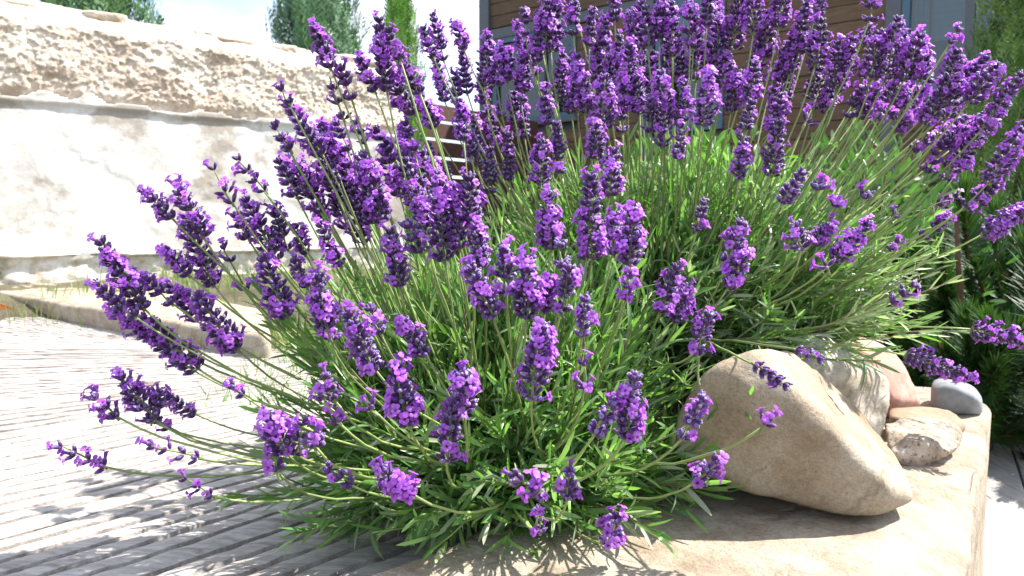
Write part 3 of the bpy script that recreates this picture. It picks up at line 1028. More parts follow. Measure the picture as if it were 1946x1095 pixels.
def add_corolla(buf, p, d, s, rr):
    """two-lipped flower: short tube, two large upper lobes and three smaller lower ones"""
    x, y, z = frame(d)
    if y[2] < 0: x, y = -x, -y
    base = (PET * (1 - .5) + PET_L * .5) if rr.random() < .45 else PET
    base = base * rr.uniform(.8, 1.2)
    V, C, Fs = [], [], []
    tl = s * .75
    for i, (t, r) in enumerate(((-.2, .14), (1.0, .24))):
        for k in range(6):
            a = k * math.pi / 3
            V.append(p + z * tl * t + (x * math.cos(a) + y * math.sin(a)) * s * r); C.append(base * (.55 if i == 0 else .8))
    Fs += [(k, (k + 1) % 6, 6 + (k + 1) % 6, 6 + k) for k in range(6)]
    cpt = p + z * tl
    lobes = [(62, .74, .62), (118, .74, .62), (200, .50, .46), (270, .56, .52), (340, .50, .46)]
    for ang, ln, wd in lobes:
        a = R(ang + rr.uniform(-9, 9))
        u = x * math.cos(a) + y * math.sin(a); w = -x * math.sin(a) + y * math.cos(a)
        ln_, wd_ = ln * s * rr.uniform(.85, 1.15), wd * s
        fl = rr.uniform(.15, .6)
        n0 = len(V)
        out = [(0.18, 0, 0), (.45, .42, .02), (.8, .46, -.04), (1.0, .2, -.10), (1.0, -.2, -.10), (.8, -.46, -.04), (.45, -.42, .02)]
        sh = rr.uniform(.85, 1.2)
        V.append(cpt + u * ln_ * .62 + z * (fl * ln_ * .45 + .06 * s)); C.append(base * sh * 1.05)
        for (l_, w_, h_) in out:
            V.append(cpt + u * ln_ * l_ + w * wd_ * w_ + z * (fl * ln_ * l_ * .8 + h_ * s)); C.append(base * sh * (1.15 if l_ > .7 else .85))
        for k in range(7): Fs.append((n0, n0 + 1 + k, n0 + 1 + (k + 1) % 7))
    buf.add(V, Fs, C)


SPIKES = {}
def spike_variant(L, W, style, seed):
    """L,W in metres; returns (calyx mesh, petal mesh or None); axis +Z, origin at the lowest whorl"""
    Lq = max(.008, round(L / .008) * .008); Wq = max(.012, round(W / .004) * .004)
    key = (round(Lq, 4), round(Wq, 4), style, seed)
    if key in SPIKES: return SPIKES[key], Lq
    rr = random.Random(zlib.crc32(repr(key).encode()))
    cb, pb = Buf(), Buf()
    sp = .0070 if style != 'sparse' else .0112
    nw = max(1, int(round(Lq / sp)))
    axis = np.array([[.0014 * math.sin(3 * t + seed), .0014 * math.cos(2.3 * t + seed), Lq * t - .004] for t in np.linspace(0, 1, 10)])
    V, Fs = tube(axis, np.linspace(.0011, .0007, 10), 5)
    cb.add(V, Fs, STEMC * .8)
    fl = {'full': .25, 'bud': .07, 'open': .42, 'sparse': .42}[style]
    ph1, ph2 = rr.uniform(0, 6.28), rr.uniform(0, 6.28)
    gap = rr.random() < .35 and nw > 4
    for w in range(nw):
        t = w / max(nw - 1, 1) if nw > 1 else .3
        if gap and w == 1: continue
        z0 = Lq * t * .93
        if style == 'sparse' and rr.random() < .12: continue
        k0 = math.sin(min(1, t * 1.25 + .30) * math.pi * .78 + .12) ** .55 if t < .99 else .5
        taper = k0 if t < .75 else k0 * (1 - .45 * (t - .75) / .25)
        nc = int(round((10 if style != 'sparse' else 4) * (0.75 + .35 * taper)))
        cl = (.0082 if Wq > .018 else .0068) * (.82 + .25 * taper)
        reach = Wq * .5 * taper
        for c in range(nc):
            a = 2 * math.pi * c / nc + w * .9 + rr.uniform(-.3, .3)
            lift = rr.uniform(.5, 1.05) + .55 * max(0, t - .7) / .3
            d = np.array([math.cos(a), math.sin(a), lift]); d /= np.linalg.norm(d)
            rad0 = max(.0008, reach - cl * .75) * rr.uniform(.45, 1.05)
            p = np.array([math.cos(a) * rad0 * .8, math.sin(a) * rad0 * .8, z0 + rr.uniform(-.0016, .0016)])
            if rad0 > .0035:
                V, Fs = tube(np.array([[0, 0, z0 - .002], p * np.array([.6, .6, 1]), p]), [.0006, .0005, .0005], 4, False)
                cb.add(V, Fs, STEMC * .6 + PUR_M * .3)
            tipc = BLUE * rr.uniform(.6, 1.25) if rr.random() < .6 else PUR_M * 1.2
            add_calyx(cb, p, d, cl * rr.uniform(.85, 1.12), .00190 * rr.uniform(.85, 1.2), rr, tipc)
            q = rr.random()
            patch = max(.12, 1 + 1.15 * math.sin(a * 1.0 + ph1 + 5 * t) * 1.0 + .5 * math.sin(9 * t + ph2))
            end = p + d * cl
            if q < fl * patch * (1.15 if t < .85 else .7):
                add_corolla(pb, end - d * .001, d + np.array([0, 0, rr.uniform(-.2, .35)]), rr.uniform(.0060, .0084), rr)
            elif q < fl + .34:
                add_bud(cb, end - d * .0008, d, rr.uniform(.0016, .0028), rr, (PUR_M * 1.3 + BLUE * .35) * .8)
            elif q < fl + .45:
                add_bud(cb, end - d * .0008, d, rr.uniform(.0015, .0024), rr, TAN)
    SPIKES[key] = (cb.mesh('flower_spike', MAT['calyx']), pb.mesh('petals', MAT['petal']) if pb.n else None)
    return SPIKES[key], Lq


# ---- leaves: variants (curl) x transforms
def leaf_variant(curl, fold, twist):
    n = 6
    V = []
    y, z, ang = 0.0, 0.0, 0.0
    for i in range(n + 1):
        t = i / n
        w = .5 * (min(1.0, .45 + 2.2 * t) * (1.0 if t < .62 else (1 - .42 * (t - .62) / .38)) if t < .97 else .16)
        tw = twist * t
        for s in (-1, 0, 1):
            lx = s * w; lz = (abs(s) * fold * w)
            V.append((lx * math.cos(tw) - lz * math.sin(tw), y, z, lx * math.sin(tw) + lz * math.cos(tw)))
        ang = curl * (t + 1 / n)
        y += math.cos(ang) / n; z += math.sin(ang) / n
    Fs = []
    for i in range(n):
        for s in (0, 1):
            Fs.append((i * 3 + s, i * 3 + s + 1, (i + 1) * 3 + s + 1, (i + 1) * 3 + s))
    return np.array(V), Fs
LEAFV = [leaf_variant(c, f, t) for c, f, t in ((.15, .35, .2), (-.5, .3, -.5), (.7, .4, .3), (-.95, .25, .7), (.4, .5, -.9), (1.2, .4, .4), (-.2, .2, 0.0), (-1.5, .3, .3))]
# columns: across (unit = width), along (unit = length), lift along, lift across


class Leaves:
    def __init__(self): self.items = []
    def add(self, p, d, nrm, ln, wd, v, c): self.items.append((np.array(p), np.array(d), np.array(nrm), ln, wd, v, np.array(c)))
    @staticmethod
    def verts(it):
        p, d, nrm, ln, wd, v, c = it
        d = d / np.linalg.norm(d)
        x = np.cross(d, nrm); x /= np.linalg.norm(x) + 1e-9
        nn = np.cross(x, d)
        B = LEAFV[v][0]
        return p + np.outer(B[:, 0] * wd, x) + np.outer(B[:, 1] * ln, d) + np.outer(B[:, 2] * ln + B[:, 3] * wd, nn)


def bake_leaves(items, name, origin):
    Vs, Cs, Fi, n = [], [], [], 0
    for v in range(len(LEAFV)):
        sel = [it for it in items if it[5] == v]
        if not sel: continue
        p = np.array([it[0] for it in sel]) - origin
        d = np.array([it[1] for it in sel]); d /= np.linalg.norm(d, axis=1)[:, None]
        nr = np.array([it[2] for it in sel])
        ln = np.array([it[3] for it in sel])[:, None, None]; wd = np.array([it[4] for it in sel])[:, None, None]
        c = np.array([it[6] for it in sel])
        x = np.cross(d, nr); x /= np.linalg.norm(x, axis=1)[:, None] + 1e-9
        nn = np.cross(x, d)
        B = LEAFV[v][0]; k = len(B)
        V = p[:, None, :] + (B[None, :, 0:1] * wd) * x[:, None, :] + (B[None, :, 1:2] * ln) * d[:, None, :] + (B[None, :, 2:3] * ln + B[None, :, 3:4] * wd) * nn[:, None, :]
        Fv = np.array(LEAFV[v][1])
        Vs.append(V.reshape(-1, 3)); Cs.append(np.repeat(c, k, axis=0))
        Fi.append((Fv[None] + (np.arange(len(sel)) * k)[:, None, None]).reshape(-1, 4) + n); n += len(sel) * k
    return new_mesh(name, np.concatenate(Vs), np.concatenate(Fi), [MAT['leaf']], attr=np.concatenate(Cs))


GREENS = [(.145, .29, .07), (.19, .35, .09), (.105, .23, .07), (.235, .38, .125), (.18, .29, .13)]
SILVER = [(.30, .36, .23), (.24, .30, .19), (.36, .40, .29)]


def rnd_green(rr, silver=0.0):
    if rr.random() < silver: c = np.array(rr.choice(SILVER))
    else: c = np.array(rr.choice(GREENS))
    return c * rr.uniform(.75, 1.25)


def shoot_leaves(LV, path, rr, n, lmin, lmax, silver, spread=(.45, 1.0), start=.1, wm=1.0):
    """opposite leaf pairs along a path of points"""
    P = np.asarray(path)
    T = np.gradient(P, axis=0)
    a0 = rr.uniform(0, 6.28)
    for i in range(n):
        t = start + (1 - start) * (i + rr.random() * .6) / n
        f = min(t, .999) * (len(P) - 1); k = int(f); f -= k
        p = P[k] * (1 - f) + P[min(k + 1, len(P) - 1)] * f
        x, y, z = frame(T[min(k, len(P) - 1)])
        for s in (0, math.pi):
            if rr.random() < .1: continue
            a = a0 + i * 1.57 + s + rr.uniform(-.35, .35)
            o = x * math.cos(a) + y * math.sin(a)
            sp = rr.uniform(*spread) * (1.1 - .55 * t)
            d = z * math.cos(sp) + o * math.sin(sp)
            d = d + np.array([rr.gauss(0, .07), rr.gauss(0, .07), rr.gauss(0, .07)])
            nrm = z * math.sin(sp) - o * math.cos(sp) + np.array([rr.gauss(0, .3), rr.gauss(0, .3), rr.gauss(0, .3)])
            ln = rr.uniform(lmin, lmax) * (.7 + .5 * math.sin(math.pi * min(1, t + .1)))
            LV.add(p, d, nrm, ln, rr.uniform(.0030, .0046) * wm, rr.choice((0, 1, 2, 3, 4, 0, 6, 5 if rr.random() < .3 else 6, 7 if rr.random() < .3 else 0)), rnd_green(rr, silver))


class Plant:
    def __init__(self, name, loc, label, rx, ry, seed):
        self.root = empty(name, loc, label, 'lavender', 'lavender plants in the stone bed')
        self.c = np.array(loc, float); self.rx, self.ry = rx, ry
        self.rr = random.Random(seed)
        self.LV = Leaves()
        self.count = 0

    def origin(self, toward):
        d = np.asarray(toward) - self.c
        rr = self.rr
        k = min(1.0, math.hypot(d[0], d[1]) / .45)
        ox = self.rx * np.clip(d[0] / .35, -1, 1) + rr.gauss(0, .02)
        oy = self.ry * np.clip(d[1] / .35, -1, 1) + rr.gauss(0, .02)
        return self.c + np.array([ox, oy, rr.uniform(-.005, .02)])

    def stalk(self, tip, base, W, style, scale_w=1.0):
        rr = self.rr
        tip, base = np.asarray(tip), np.asarray(base)
        ax = tip - base; L = np.linalg.norm(ax); ax /= L
        o = self.origin(base)
        dist = np.linalg.norm(base - o)
        dr = (base - o) / dist
        upk = .35 * np.clip((dr[2] + .1) / .6, 0, 1)
        p1 = o + (np.array([0, 0, 1.0]) * upk + dr * (1.1 - upk)) * dist * .34
        bl = ax * .6 + dr * .4 if dr @ ax > .5 else ax * .25 + dr * .75
        p2 = base - bl / np.linalg.norm(bl) * dist * .34
        ts = np.linspace(0, 1, 15)[:, None]
        path = (1 - ts) ** 3 * o + 3 * (1 - ts) ** 2 * ts * p1 + 3 * (1 - ts) * ts ** 2 * p2 + ts ** 3 * base
        path += np.array([[rr.gauss(0, .0008) for _ in range(3)] for _ in range(15)]) * np.sin(ts * math.pi)
        r0 = rr.uniform(.00115, .00145)
        V, Fs = tube(path, np.linspace(r0 * 1.15, r0 * .8, 15), 5)
        sc = STEMC * rr.uniform(.8, 1.2)
        me = new_mesh('flower_stalk', V - self.c, Fs, [MAT['stem']], attr=np.tile(sc, (len(V), 1)))
        st = link('flower_stalk', me, self.root)
        (cm, pm), Lq = spike_variant(L, W, style, rr.randrange(3))
        z = Vector(ax); q = z.to_track_quat('Z', 'Y')
        s = L / Lq
        ws = min(1.25, max(.8, s))
        M = Matrix.Translation(Vector(base - self.c)) @ q.to_matrix().to_4x4() @ Matrix.Rotation(rr.uniform(0, 6.28), 4, 'Z') @ Matrix.Diagonal((ws, ws, s, 1))
        link('flower_spike', cm, st, M)
        if pm: link('petals', pm, st, M, kind='stuff')
        # leaf pairs low on the stalk
        shoot_leaves(self.LV, path[:8], rr, rr.randint(4, 7), .028, .05, .08, (.25, .75), .15)
        self.count += 1

    def shoots(self, n, dirfn, lenfn, silverfn, lmin=.026, lmax=.046, per=9, wm=1.0):
        buf = Buf(); rr = self.rr
        for i in range(n):
            d = dirfn(rr); d = d / np.linalg.norm(d)
            L = lenfn(rr, d)
            o = self.c + np.array([self.rx * rr.uniform(-1.1, 1.1) + .25 * self.rx * d[0], self.ry * rr.uniform(-1.1, 1.1) + .25 * self.ry * d[1], rr.uniform(-.01, .02)])
            ts = np.linspace(0, 1, 9)[:, None]
            sag = rr.uniform(-.25, .35)
            up = np.array([0, 0, 1.0])
            p2 = o + d * L; p1 = o + (d * .45 + up * .25 * sag + np.array([rr.gauss(0, .06), rr.gauss(0, .06), 0])) * L
            path = (1 - ts) ** 2 * o + 2 * (1 - ts) * ts * p1 + ts ** 2 * p2
            V, Fs = tube(path, np.linspace(.0016, .0007, 9), 4)
            sil = silverfn(d)
            buf.add(V - self.c, Fs, (STEMC * rr.uniform(.6, 1.1)) if rr.random() > .3 else np.array((.22, .17, .10)))
            shoot_leaves(self.LV, path, rr, int(per * L / .2) + 3, lmin, lmax, sil, (.4, 1.05), .12, wm)
        q = link('leafy_shoots', buf.mesh('leafy_shoots', MAT['stem']), self.root)
        q['kind'] = 'stuff'

    def finish(self, nparts):
        """nearest well-visible leaves become parts, the rest one mass"""
        items = self.LV.items
        key = []
        for it in items:
            m = it[0] + it[1] / np.linalg.norm(it[1]) * it[3] * .5
            key.append(np.linalg.norm(m - np.array([0, 0, CAMZ])) - it[3] * 1.5 + (0.3 if m[1] < .2 else 0))
        order = np.argsort(key)
        cut = set(order[:nparts].tolist())
        for i in cut:
            it = items[i]
            V = Leaves.verts(it)
            me = new_mesh('leaf', V - it[0], LEAFV[it[5]][1], [MAT['leaf']], attr=np.tile(it[6], (len(V), 1)))
            q = link('leaf', me, self.root)
            q.location = Vector(it[0] - self.c)
        rest = [it for i, it in enumerate(items) if i not in cut]
        me = bake_leaves(rest, 'foliage', self.c)
        q = link('foliage', me, self.root); q['kind'] = 'stuff'
        print('plant', self.root.name, 'stalks', self.count, 'leaves', len(items))


PA = Plant('lavender_plant', (-0.01, 0.865, 0.035), 'bushy flowering lavender sprawling over the deck boards and the block front', .085, .06, 3)
PB = Plant('lavender_plant', (0.24, 1.17, 0.145), 'tall flowering lavender growing behind the big boulder up in front of the timber house', .13, .07, 4)

# traced flower spikes: tip x, tip y, base x, base y, width (photo pixels)
TR_A = """190 457 272 585 46|182 540 256 602 42|217 590 292 642 46|268 600 374 700 62|285 640 345 690 40|280 535 326 576 36|372 560 452 664 66|318 540 402 622 50
337 350 385 450 50|352 420 405 540 58|280 366 326 414 32|318 478 358 522 38|403 318 442 386 36s|450 300 503 365 26s|465 375 527 492 56|520 395 548 472 42
447 410 470 452 26|498 487 547 602 58|425 465 465 552 28s|562 430 580 482 24|560 495 582 546 22|535 170 548 195 20|545 198 612 292 36|525 240 550 286 26
545 298 602 392 60|572 308 612 402 42|530 308 562 372 36|598 55 628 128 38|626 135 652 225 36s|650 130 668 188 36|640 235 660 286 26|620 258 636 312 24|676 235 692 272 20
720 34 735 172 40|738 58 760 112 28|760 104 797 176 30|684 115 712 172 28|750 160 786 216 33|800 185 826 242 30|770 235 786 286 26|715 248 750 302 30
600 268 632 352 46|650 288 682 402 56|690 290 716 422 56|625 330 662 432 56|710 328 726 422 42|670 350 690 462 50|607 425 646 503 34
762 288 802 402 60|802 290 832 402 60|730 278 760 372 50|832 330 846 492 56|790 358 812 472 56|775 430 800 478 40|856 350 872 472 40|890 335 902 452 46|904 430 916 506 42
742 435 758 542 45|604 525 618 622 52|624 590 626 642 42|660 595 712 702 50|704 588 722 632 32o|770 615 808 674 36|896 510 936 602 48|958 475 962 556 50
1004 495 1000 602 50|1042 530 1035 592 32|1082 510 1066 592 50|1112 570 1107 638 30b|1030 618 1010 757 66|754 700 776 806 55|880 715 883 782 64o|862 775 848 872 55
620 715 634 758 20b|610 755 642 802 28s|690 755 712 782 28s|512 795 540 858 60o|576 805 560 862 26s|596 830 602 852 20o|230 715 292 797 60|180 755 222 792 26|303 750 290 802 36
285 780 322 812 28s|320 755 370 787 24|285 845 377 872 38s|350 910 402 942 36s|110 848 197 887 24s|442 735 462 752 18|728 895 787 942 45o|625 890 667 922 28b|1082 900 1080 946 38o
985 910 1022 932 26o|1026 950 1024 975 20|1024 985 1028 1010 22|1168 990 1158 1036 44o|1207 715 1188 832 50|1166 770 1134 822 40b|1337 757 1298 832 42b|1362 875 1323 916 34
1472 785 1448 813 28s|520 865 532 902 24s|1108 690 1110 740 20s|1040 365 1046 472 50|1122 330 1126 492 60|1166 285 1160 372 46|1202 405 1198 502 46|1170 408 1164 482 36o|1196 525 1190 567 36o|1066 470 1070 507 20b"""
TR_B = """1028 268 1027 350 50|1132 240 1134 300 42|1337 385 1325 438 26b|1408 425 1384 497 42|1412 490 1384 546 36|1286 508 1254 592 38|1302 546 1284 612 36|1347 598 1324 668 50|1326 672 1330 722 36s
1410 274 1406 340 28|1526 328 1488 386 38b|1512 430 1522 472 45|1582 425 1544 463 36|1652 423 1584 497 42|1562 490 1576 516 30s|1557 348 1552 366 16|1592 382 1586 396 18|1648 362 1640 380 16
1492 732 1434 694 24b|1557 682 1514 664 22b|1845 716 1722 676 48|1948 648 1848 626 46|1737 543 1694 573 24b|1797 418 1754 452 28|1950 396 1867 446 42o|1890 354 1834 396 46|1816 373 1780 388 25|1712 400 1694 416 28s|1705 460 1690 475 22
1945 244 1880 346 50|1880 228 1793 340 50|1833 250 1783 278 28|1944 138 1872 240 45|1897 125 1842 195 40|1820 96 1800 182 50|1820 58 1806 82 28o|1791 168 1760 237 50|1817 158 1800 222 45|1750 68 1720 149 45
1755 100 1748 150 40o|1707 33 1682 149 55|1671 58 1650 172 55|1714 138 1686 215 55|1722 178 1706 229 40|1631 178 1610 222 30|1661 178 1633 225 35|1777 292 1763 328 25|1760 270 1734 284 25
1492 88 1480 222 55|1486 180 1470 252 45|1481 228 1466 332 42b|1561 38 1550 122 50|1553 108 1545 207 48b|1531 6 1517 102 35|1592 78 1590 167 42|1621 74 1600 152 40o|1492 -42 1480 52 45|1430 -32 1432 62 50
1411 -22 1390 92 55|1446 74 1430 157 42|1401 138 1390 212 42o|1346 143 1337 237 50o|1331 68 1322 152 50|1366 34 1362 122 45|1346 -22 1343 47 32b|1428 194 1410 267 33b|1540 222 1530 238 30s|1664 -12 1652 40 34
1460 20 1452 110 45|1510 60 1500 140 40|1580 150 1570 215 34|1380 100 1372 170 42
928 68 920 167 46|951 94 945 162 40|968 104 965 152 28|915 163 925 217 28|995 18 998 67 22b|1001 78 990 192 36|989 190 997 262 26|1041 4 1035 87 50|1056 -6 1047 97 46|1091 8 1090 67 28|1023 54 1020 117 32
1124 24 1120 87 28|1151 34 1148 87 28|1168 -12 1168 40 26b|1069 104 1060 187 38|1098 104 1097 207 38|1134 84 1130 162 42o|1148 144 1147 242 52|1131 228 1130 295 40|1177 68 1180 182 35|1195 84 1193 197 33
1200 18 1216 142 48|1220 4 1230 87 45|1256 -7 1253 72 35|1276 3 1278 102 42|1272 74 1277 147 45o|1255 134 1263 247 50|1260 254 1260 277 44o|1301 158 1303 227 32|1322 38 1318 92 38|1034 174 1041 237 26|1057 234 1062 302 30b
1065 318 1066 332 20|934 224 936 282 38|930 284 930 367 33b|902 219 906 312 35|967 254 967 342 27b|976 178 980 237 30|950 206 953 222 26|1294 239 1290 302 25b|1240 100 1242 180 40|1160 110 1158 180 36|1110 150 1112 215 36
822 26 843 114 25|805 54 823 108 24|829 114 845 192 28|863 139 873 202 25|866 44 881 92 22|878 99 888 177 25|803 200 822 242 26|1085 150 1086 215 34|1210 150 1215 215 40|1310 10 1312 60 36
1435 120 1428 190 38|1235 190 1238 250 34|1295 100 1298 160 38|1180 200 1182 250 30"""


def parse(txt):
    out = []
    for e in txt.replace('\n', '|').split('|'):
        t = e.split()
        if len(t) != 5: continue
        st = 'full'
        w = t[4]
        if w[-1] in 'sbo': st = {'s': 'sparse', 'b': 'bud', 'o': 'open'}[w[-1]]; w = w[:-1]
        out.append((*map(float, t[:4]), float(w), st))
    return out


def depth_for(plant, px, py, rad):
    """distance along the pixel's ray where it meets the flower shell of a plant (near side, else closest approach)"""
    d = np.array(ray(px, py)); d /= np.linalg.norm(d)
    o = np.array((0, 0, CAMZ)); oc = o - plant.c
    b_ = d @ oc; c_ = oc @ oc - rad * rad
    disc = b_ * b_ - c_
    t = -b_ - math.sqrt(disc) if disc > 0 else -b_
    return (o + d * t)[1]


for plant, txt, rad in ((PA, TR_A, .345), (PB, TR_B, .40)):
    for (tx, ty, bx0, by0, w, st) in parse(txt):
        rr = plant.rr
        Y = depth_for(plant, bx0, by0, rad * rr.uniform(.93, 1.05))
        Y = max(.50, Y + rr.uniform(-.015, .015))
        if 1320 < bx0 < 1700 and 640 < by0 < 930: Y = .62 if plant is PA else .655      # stalks that reach out in front of the boulder
        if plant is PA and ty > 985: Y = gp(bx0, by0 + 16, SLAB + .012).y
        base = np.array(at(bx0, by0, Y))
        Ls = math.hypot(tx - bx0, ty - by0) * Y / F
        out = (Y - plant.c[1]) / .45
        Yt = Y + np.clip(out, -.5, .5) * Ls * .7
        tip = np.array(at(tx, ty, Yt))
        plant.stalk(tip, base, w * Y / F, st)

# more stalks on the far side of each plant
rr = random.Random(99)
for k in range(22):
    px = rr.uniform(930, 1750); py = rr.uniform(20, 200) + max(0, px - 1500) * .2
    Y = rr.uniform(1.22, 1.5)
    base = np.array(at(px, py, Y)); lean = (base - PB.c); lean /= np.linalg.norm(lean)
    L = rr.uniform(.035, .065)
    PB.stalk(base + (lean + np.array([rr.gauss(0, .1), rr.gauss(0, .1), .3])) * L * .8, base, rr.uniform(.018, .03), rr.choice(('full', 'full', 'bud', 'open')))
for k in range(20):
    px = rr.uniform(1620, 1850); py = rr.uniform(100, 235) + (px - 1620) * .25
    Y = rr.uniform(1.0, 1.3)
    base = np.array(at(px, py, Y)); lean = (base - PB.c); lean /= np.linalg.norm(lean)
    L = rr.uniform(.035, .06)
    PB.stalk(base + lean * L, base, rr.uniform(.018, .028), rr.choice(('full', 'full', 'open')))
for k in range(14):
    px = rr.uniform(620, 900); py = rr.uniform(260, 430)
    Y = rr.uniform(.9, 1.08)
    base = np.array(at(px, py, Y)); lean = (base - PA.c); lean /= np.linalg.norm(lean)
    L = rr.uniform(.03, .055)
    PA.stalk(base + lean * L, base, rr.uniform(.016, .024), rr.choice(('full', 'bud', 'open')))


def hemi(zmin, zmax):
    def f(rr):
        z = rr.uniform(zmin, zmax); a = rr.uniform(0, 2 * math.pi); r = math.sqrt(max(0, 1 - z * z))
        return np.array([r * math.cos(a), r * math.sin(a), z])
    return f


PA.shoots(520, hemi(.02, 1.0), lambda r, d: r.uniform(.13, .20) + .11 * max(0, d[2]) * r.random(), lambda d: .10 if d[2] > .4 else .2, .028, .052)
PA.shoots(240, lambda r: np.array([r.uniform(-1, .55), r.uniform(-.35, .6), r.uniform(.7, 1.4)]), lambda r, d: r.uniform(.20, .31), lambda d: .06, .032, .056)
PA.shoots(110, lambda r: np.array([r.uniform(-1, 1), -r.uniform(.2, 1), r.uniform(.0, .35)]), lambda r, d: r.uniform(.10, .17), lambda d: .15, .035, .062, wm=1.3)
PB.shoots(560, hemi(.08, 1.0), lambda r, d: r.uniform(.16, .25) + .09 * d[2] * r.random(), lambda d: .12 if d[2] > .5 else .55, .032, .06)
PB.shoots(160, lambda r: np.array([r.uniform(-.8, .6), r.uniform(-.4, .4), 1.2]), lambda r, d: r.uniform(.22, .33), lambda d: .08, .035, .06)
PB.shoots(220, lambda r: np.array([r.uniform(.3, 1), r.uniform(-.6, .3), r.uniform(.36, 1.05)]), lambda r, d: r.uniform(.20, .34), lambda d: .35 if d[2] > .6 else .8, .03, .055)
PA.finish(260)
PB.finish(40)

# ================================================================== BACKGROUND PLANTS
def needle_shoot(L, nn, nl, seed, c1, c2, spread=.7, tipc=None):
    rr = random.Random(seed); buf = Buf()
    V, Fs = tube(np.array([[0, 0, 0], [0, 0, L * .5], [0, 0, L]]), [.004, .0032, .0015], 5)
    buf.add(V, Fs, (.20, .12, .06))
    for i in range(nn):
        t = rr.random() ** .8
        a = rr.uniform(0, 6.28); sp = spread * (1.15 - .8 * t) * rr.uniform(.7, 1.2)
        d = np.array([math.cos(a) * math.sin(sp), math.sin(a) * math.sin(sp), math.cos(sp)])
        p = np.array([0, 0, L * t]); x, y, z = frame(d)
        ln = nl * rr.uniform(.7, 1.1); w = .0015
        c = np.array(c1) * (1 - t) + np.array(c2) * t
        c = c * rr.uniform(.7, 1.3)
        bend = (x * rr.uniform(-.08, .08) + y * rr.uniform(-.08, .08)) * ln
        V = [p - x * w, p + x * w, p + z * ln * .6 + x * w + bend, p + z * ln * .6 - x * w + bend, p + z * ln + bend * 2]
        buf.add(V, [(0, 1, 2, 3), (3, 2, 4)], c)
    if tipc is not None:
        V, Fs = tube(np.array([[0, 0, L], [0, 0, L + .018], [0, 0, L + .03]]), [.004, .005, .001], 6); buf.add(V, Fs, tipc)
    return buf.mesh('needle_shoot', MAT['needle'])


NS = [needle_shoot(.14, 330, .058, s, (.022, .06, .020), (.06, .14, .03), .85, (.42, .20, .09) if s % 2 else None) for s in range(5)]


def pine(loc, label, H, W, n, seed, meshes, scale=1.0):
    rr = random.Random(seed)
    root = empty('pine_shrub', loc, label, 'pine')
    buf = Buf(); nodes = []
    for b_ in range(16):
        a = rr.uniform(0, 6.28); out = rr.uniform(.35, 1) * W * .5
        end = np.array([math.cos(a) * out, math.sin(a) * out, H * rr.uniform(.45, .98) * (1 - .35 * out / W)])
        ts = np.linspace(0, 1, 8)[:, None]
        p1 = np.array([end[0] * .7, end[1] * .7, end[2] * .25])
        path = (1 - ts) ** 2 * np.zeros(3) + 2 * (1 - ts) * ts * p1 + ts ** 2 * end
        V, Fs = tube(path, np.linspace(.018, .005, 8), 6); buf.add(V, Fs, (.1, .06, .04))
        nodes.append(path)
    me = buf.mesh('branches', MAT['bark'])
    link('branches', me, root)
    for i in range(n):
        path = nodes[i % 16]
        f = rr.uniform(.25, 1.0) * 7; k = min(int(f), 6); p = path[k] * (1 - f + k) + path[k + 1] * (f - k)
        p = p + np.array([rr.gauss(0, W * .07), rr.gauss(0, W * .07), rr.gauss(0, .04)])
        o_ = p - np.array([0, 0, H * .35]); o_ /= np.linalg.norm(o_) + 1e-6
        d = Vector(o_ * .7 + np.array([rr.gauss(0, .3), rr.gauss(0, .3), .75]))
        M = Matrix.Translation(Vector(p)) @ d.to_track_quat('Z', 'Y').to_matrix().to_4x4() @ Matrix.Rotation(rr.uniform(0, 6), 4, 'Z') @ Matrix.Scale(scale * rr.uniform(.75, 1.25), 4)
        link('needle_shoot', rr.choice(meshes), root, M)
    return root


pine((1.52, 2.30, -0.37), 'dark green mountain pine shrub with upright candles behind the grey cobble', 1.0, 1.15, 300, 5, NS, 1.25)
pine((2.35, 2.75, -0.37), 'mountain pine shrub with rusty bud tips standing beyond the wooden path', 1.05, 1.2, 290, 6, NS, 1.35)


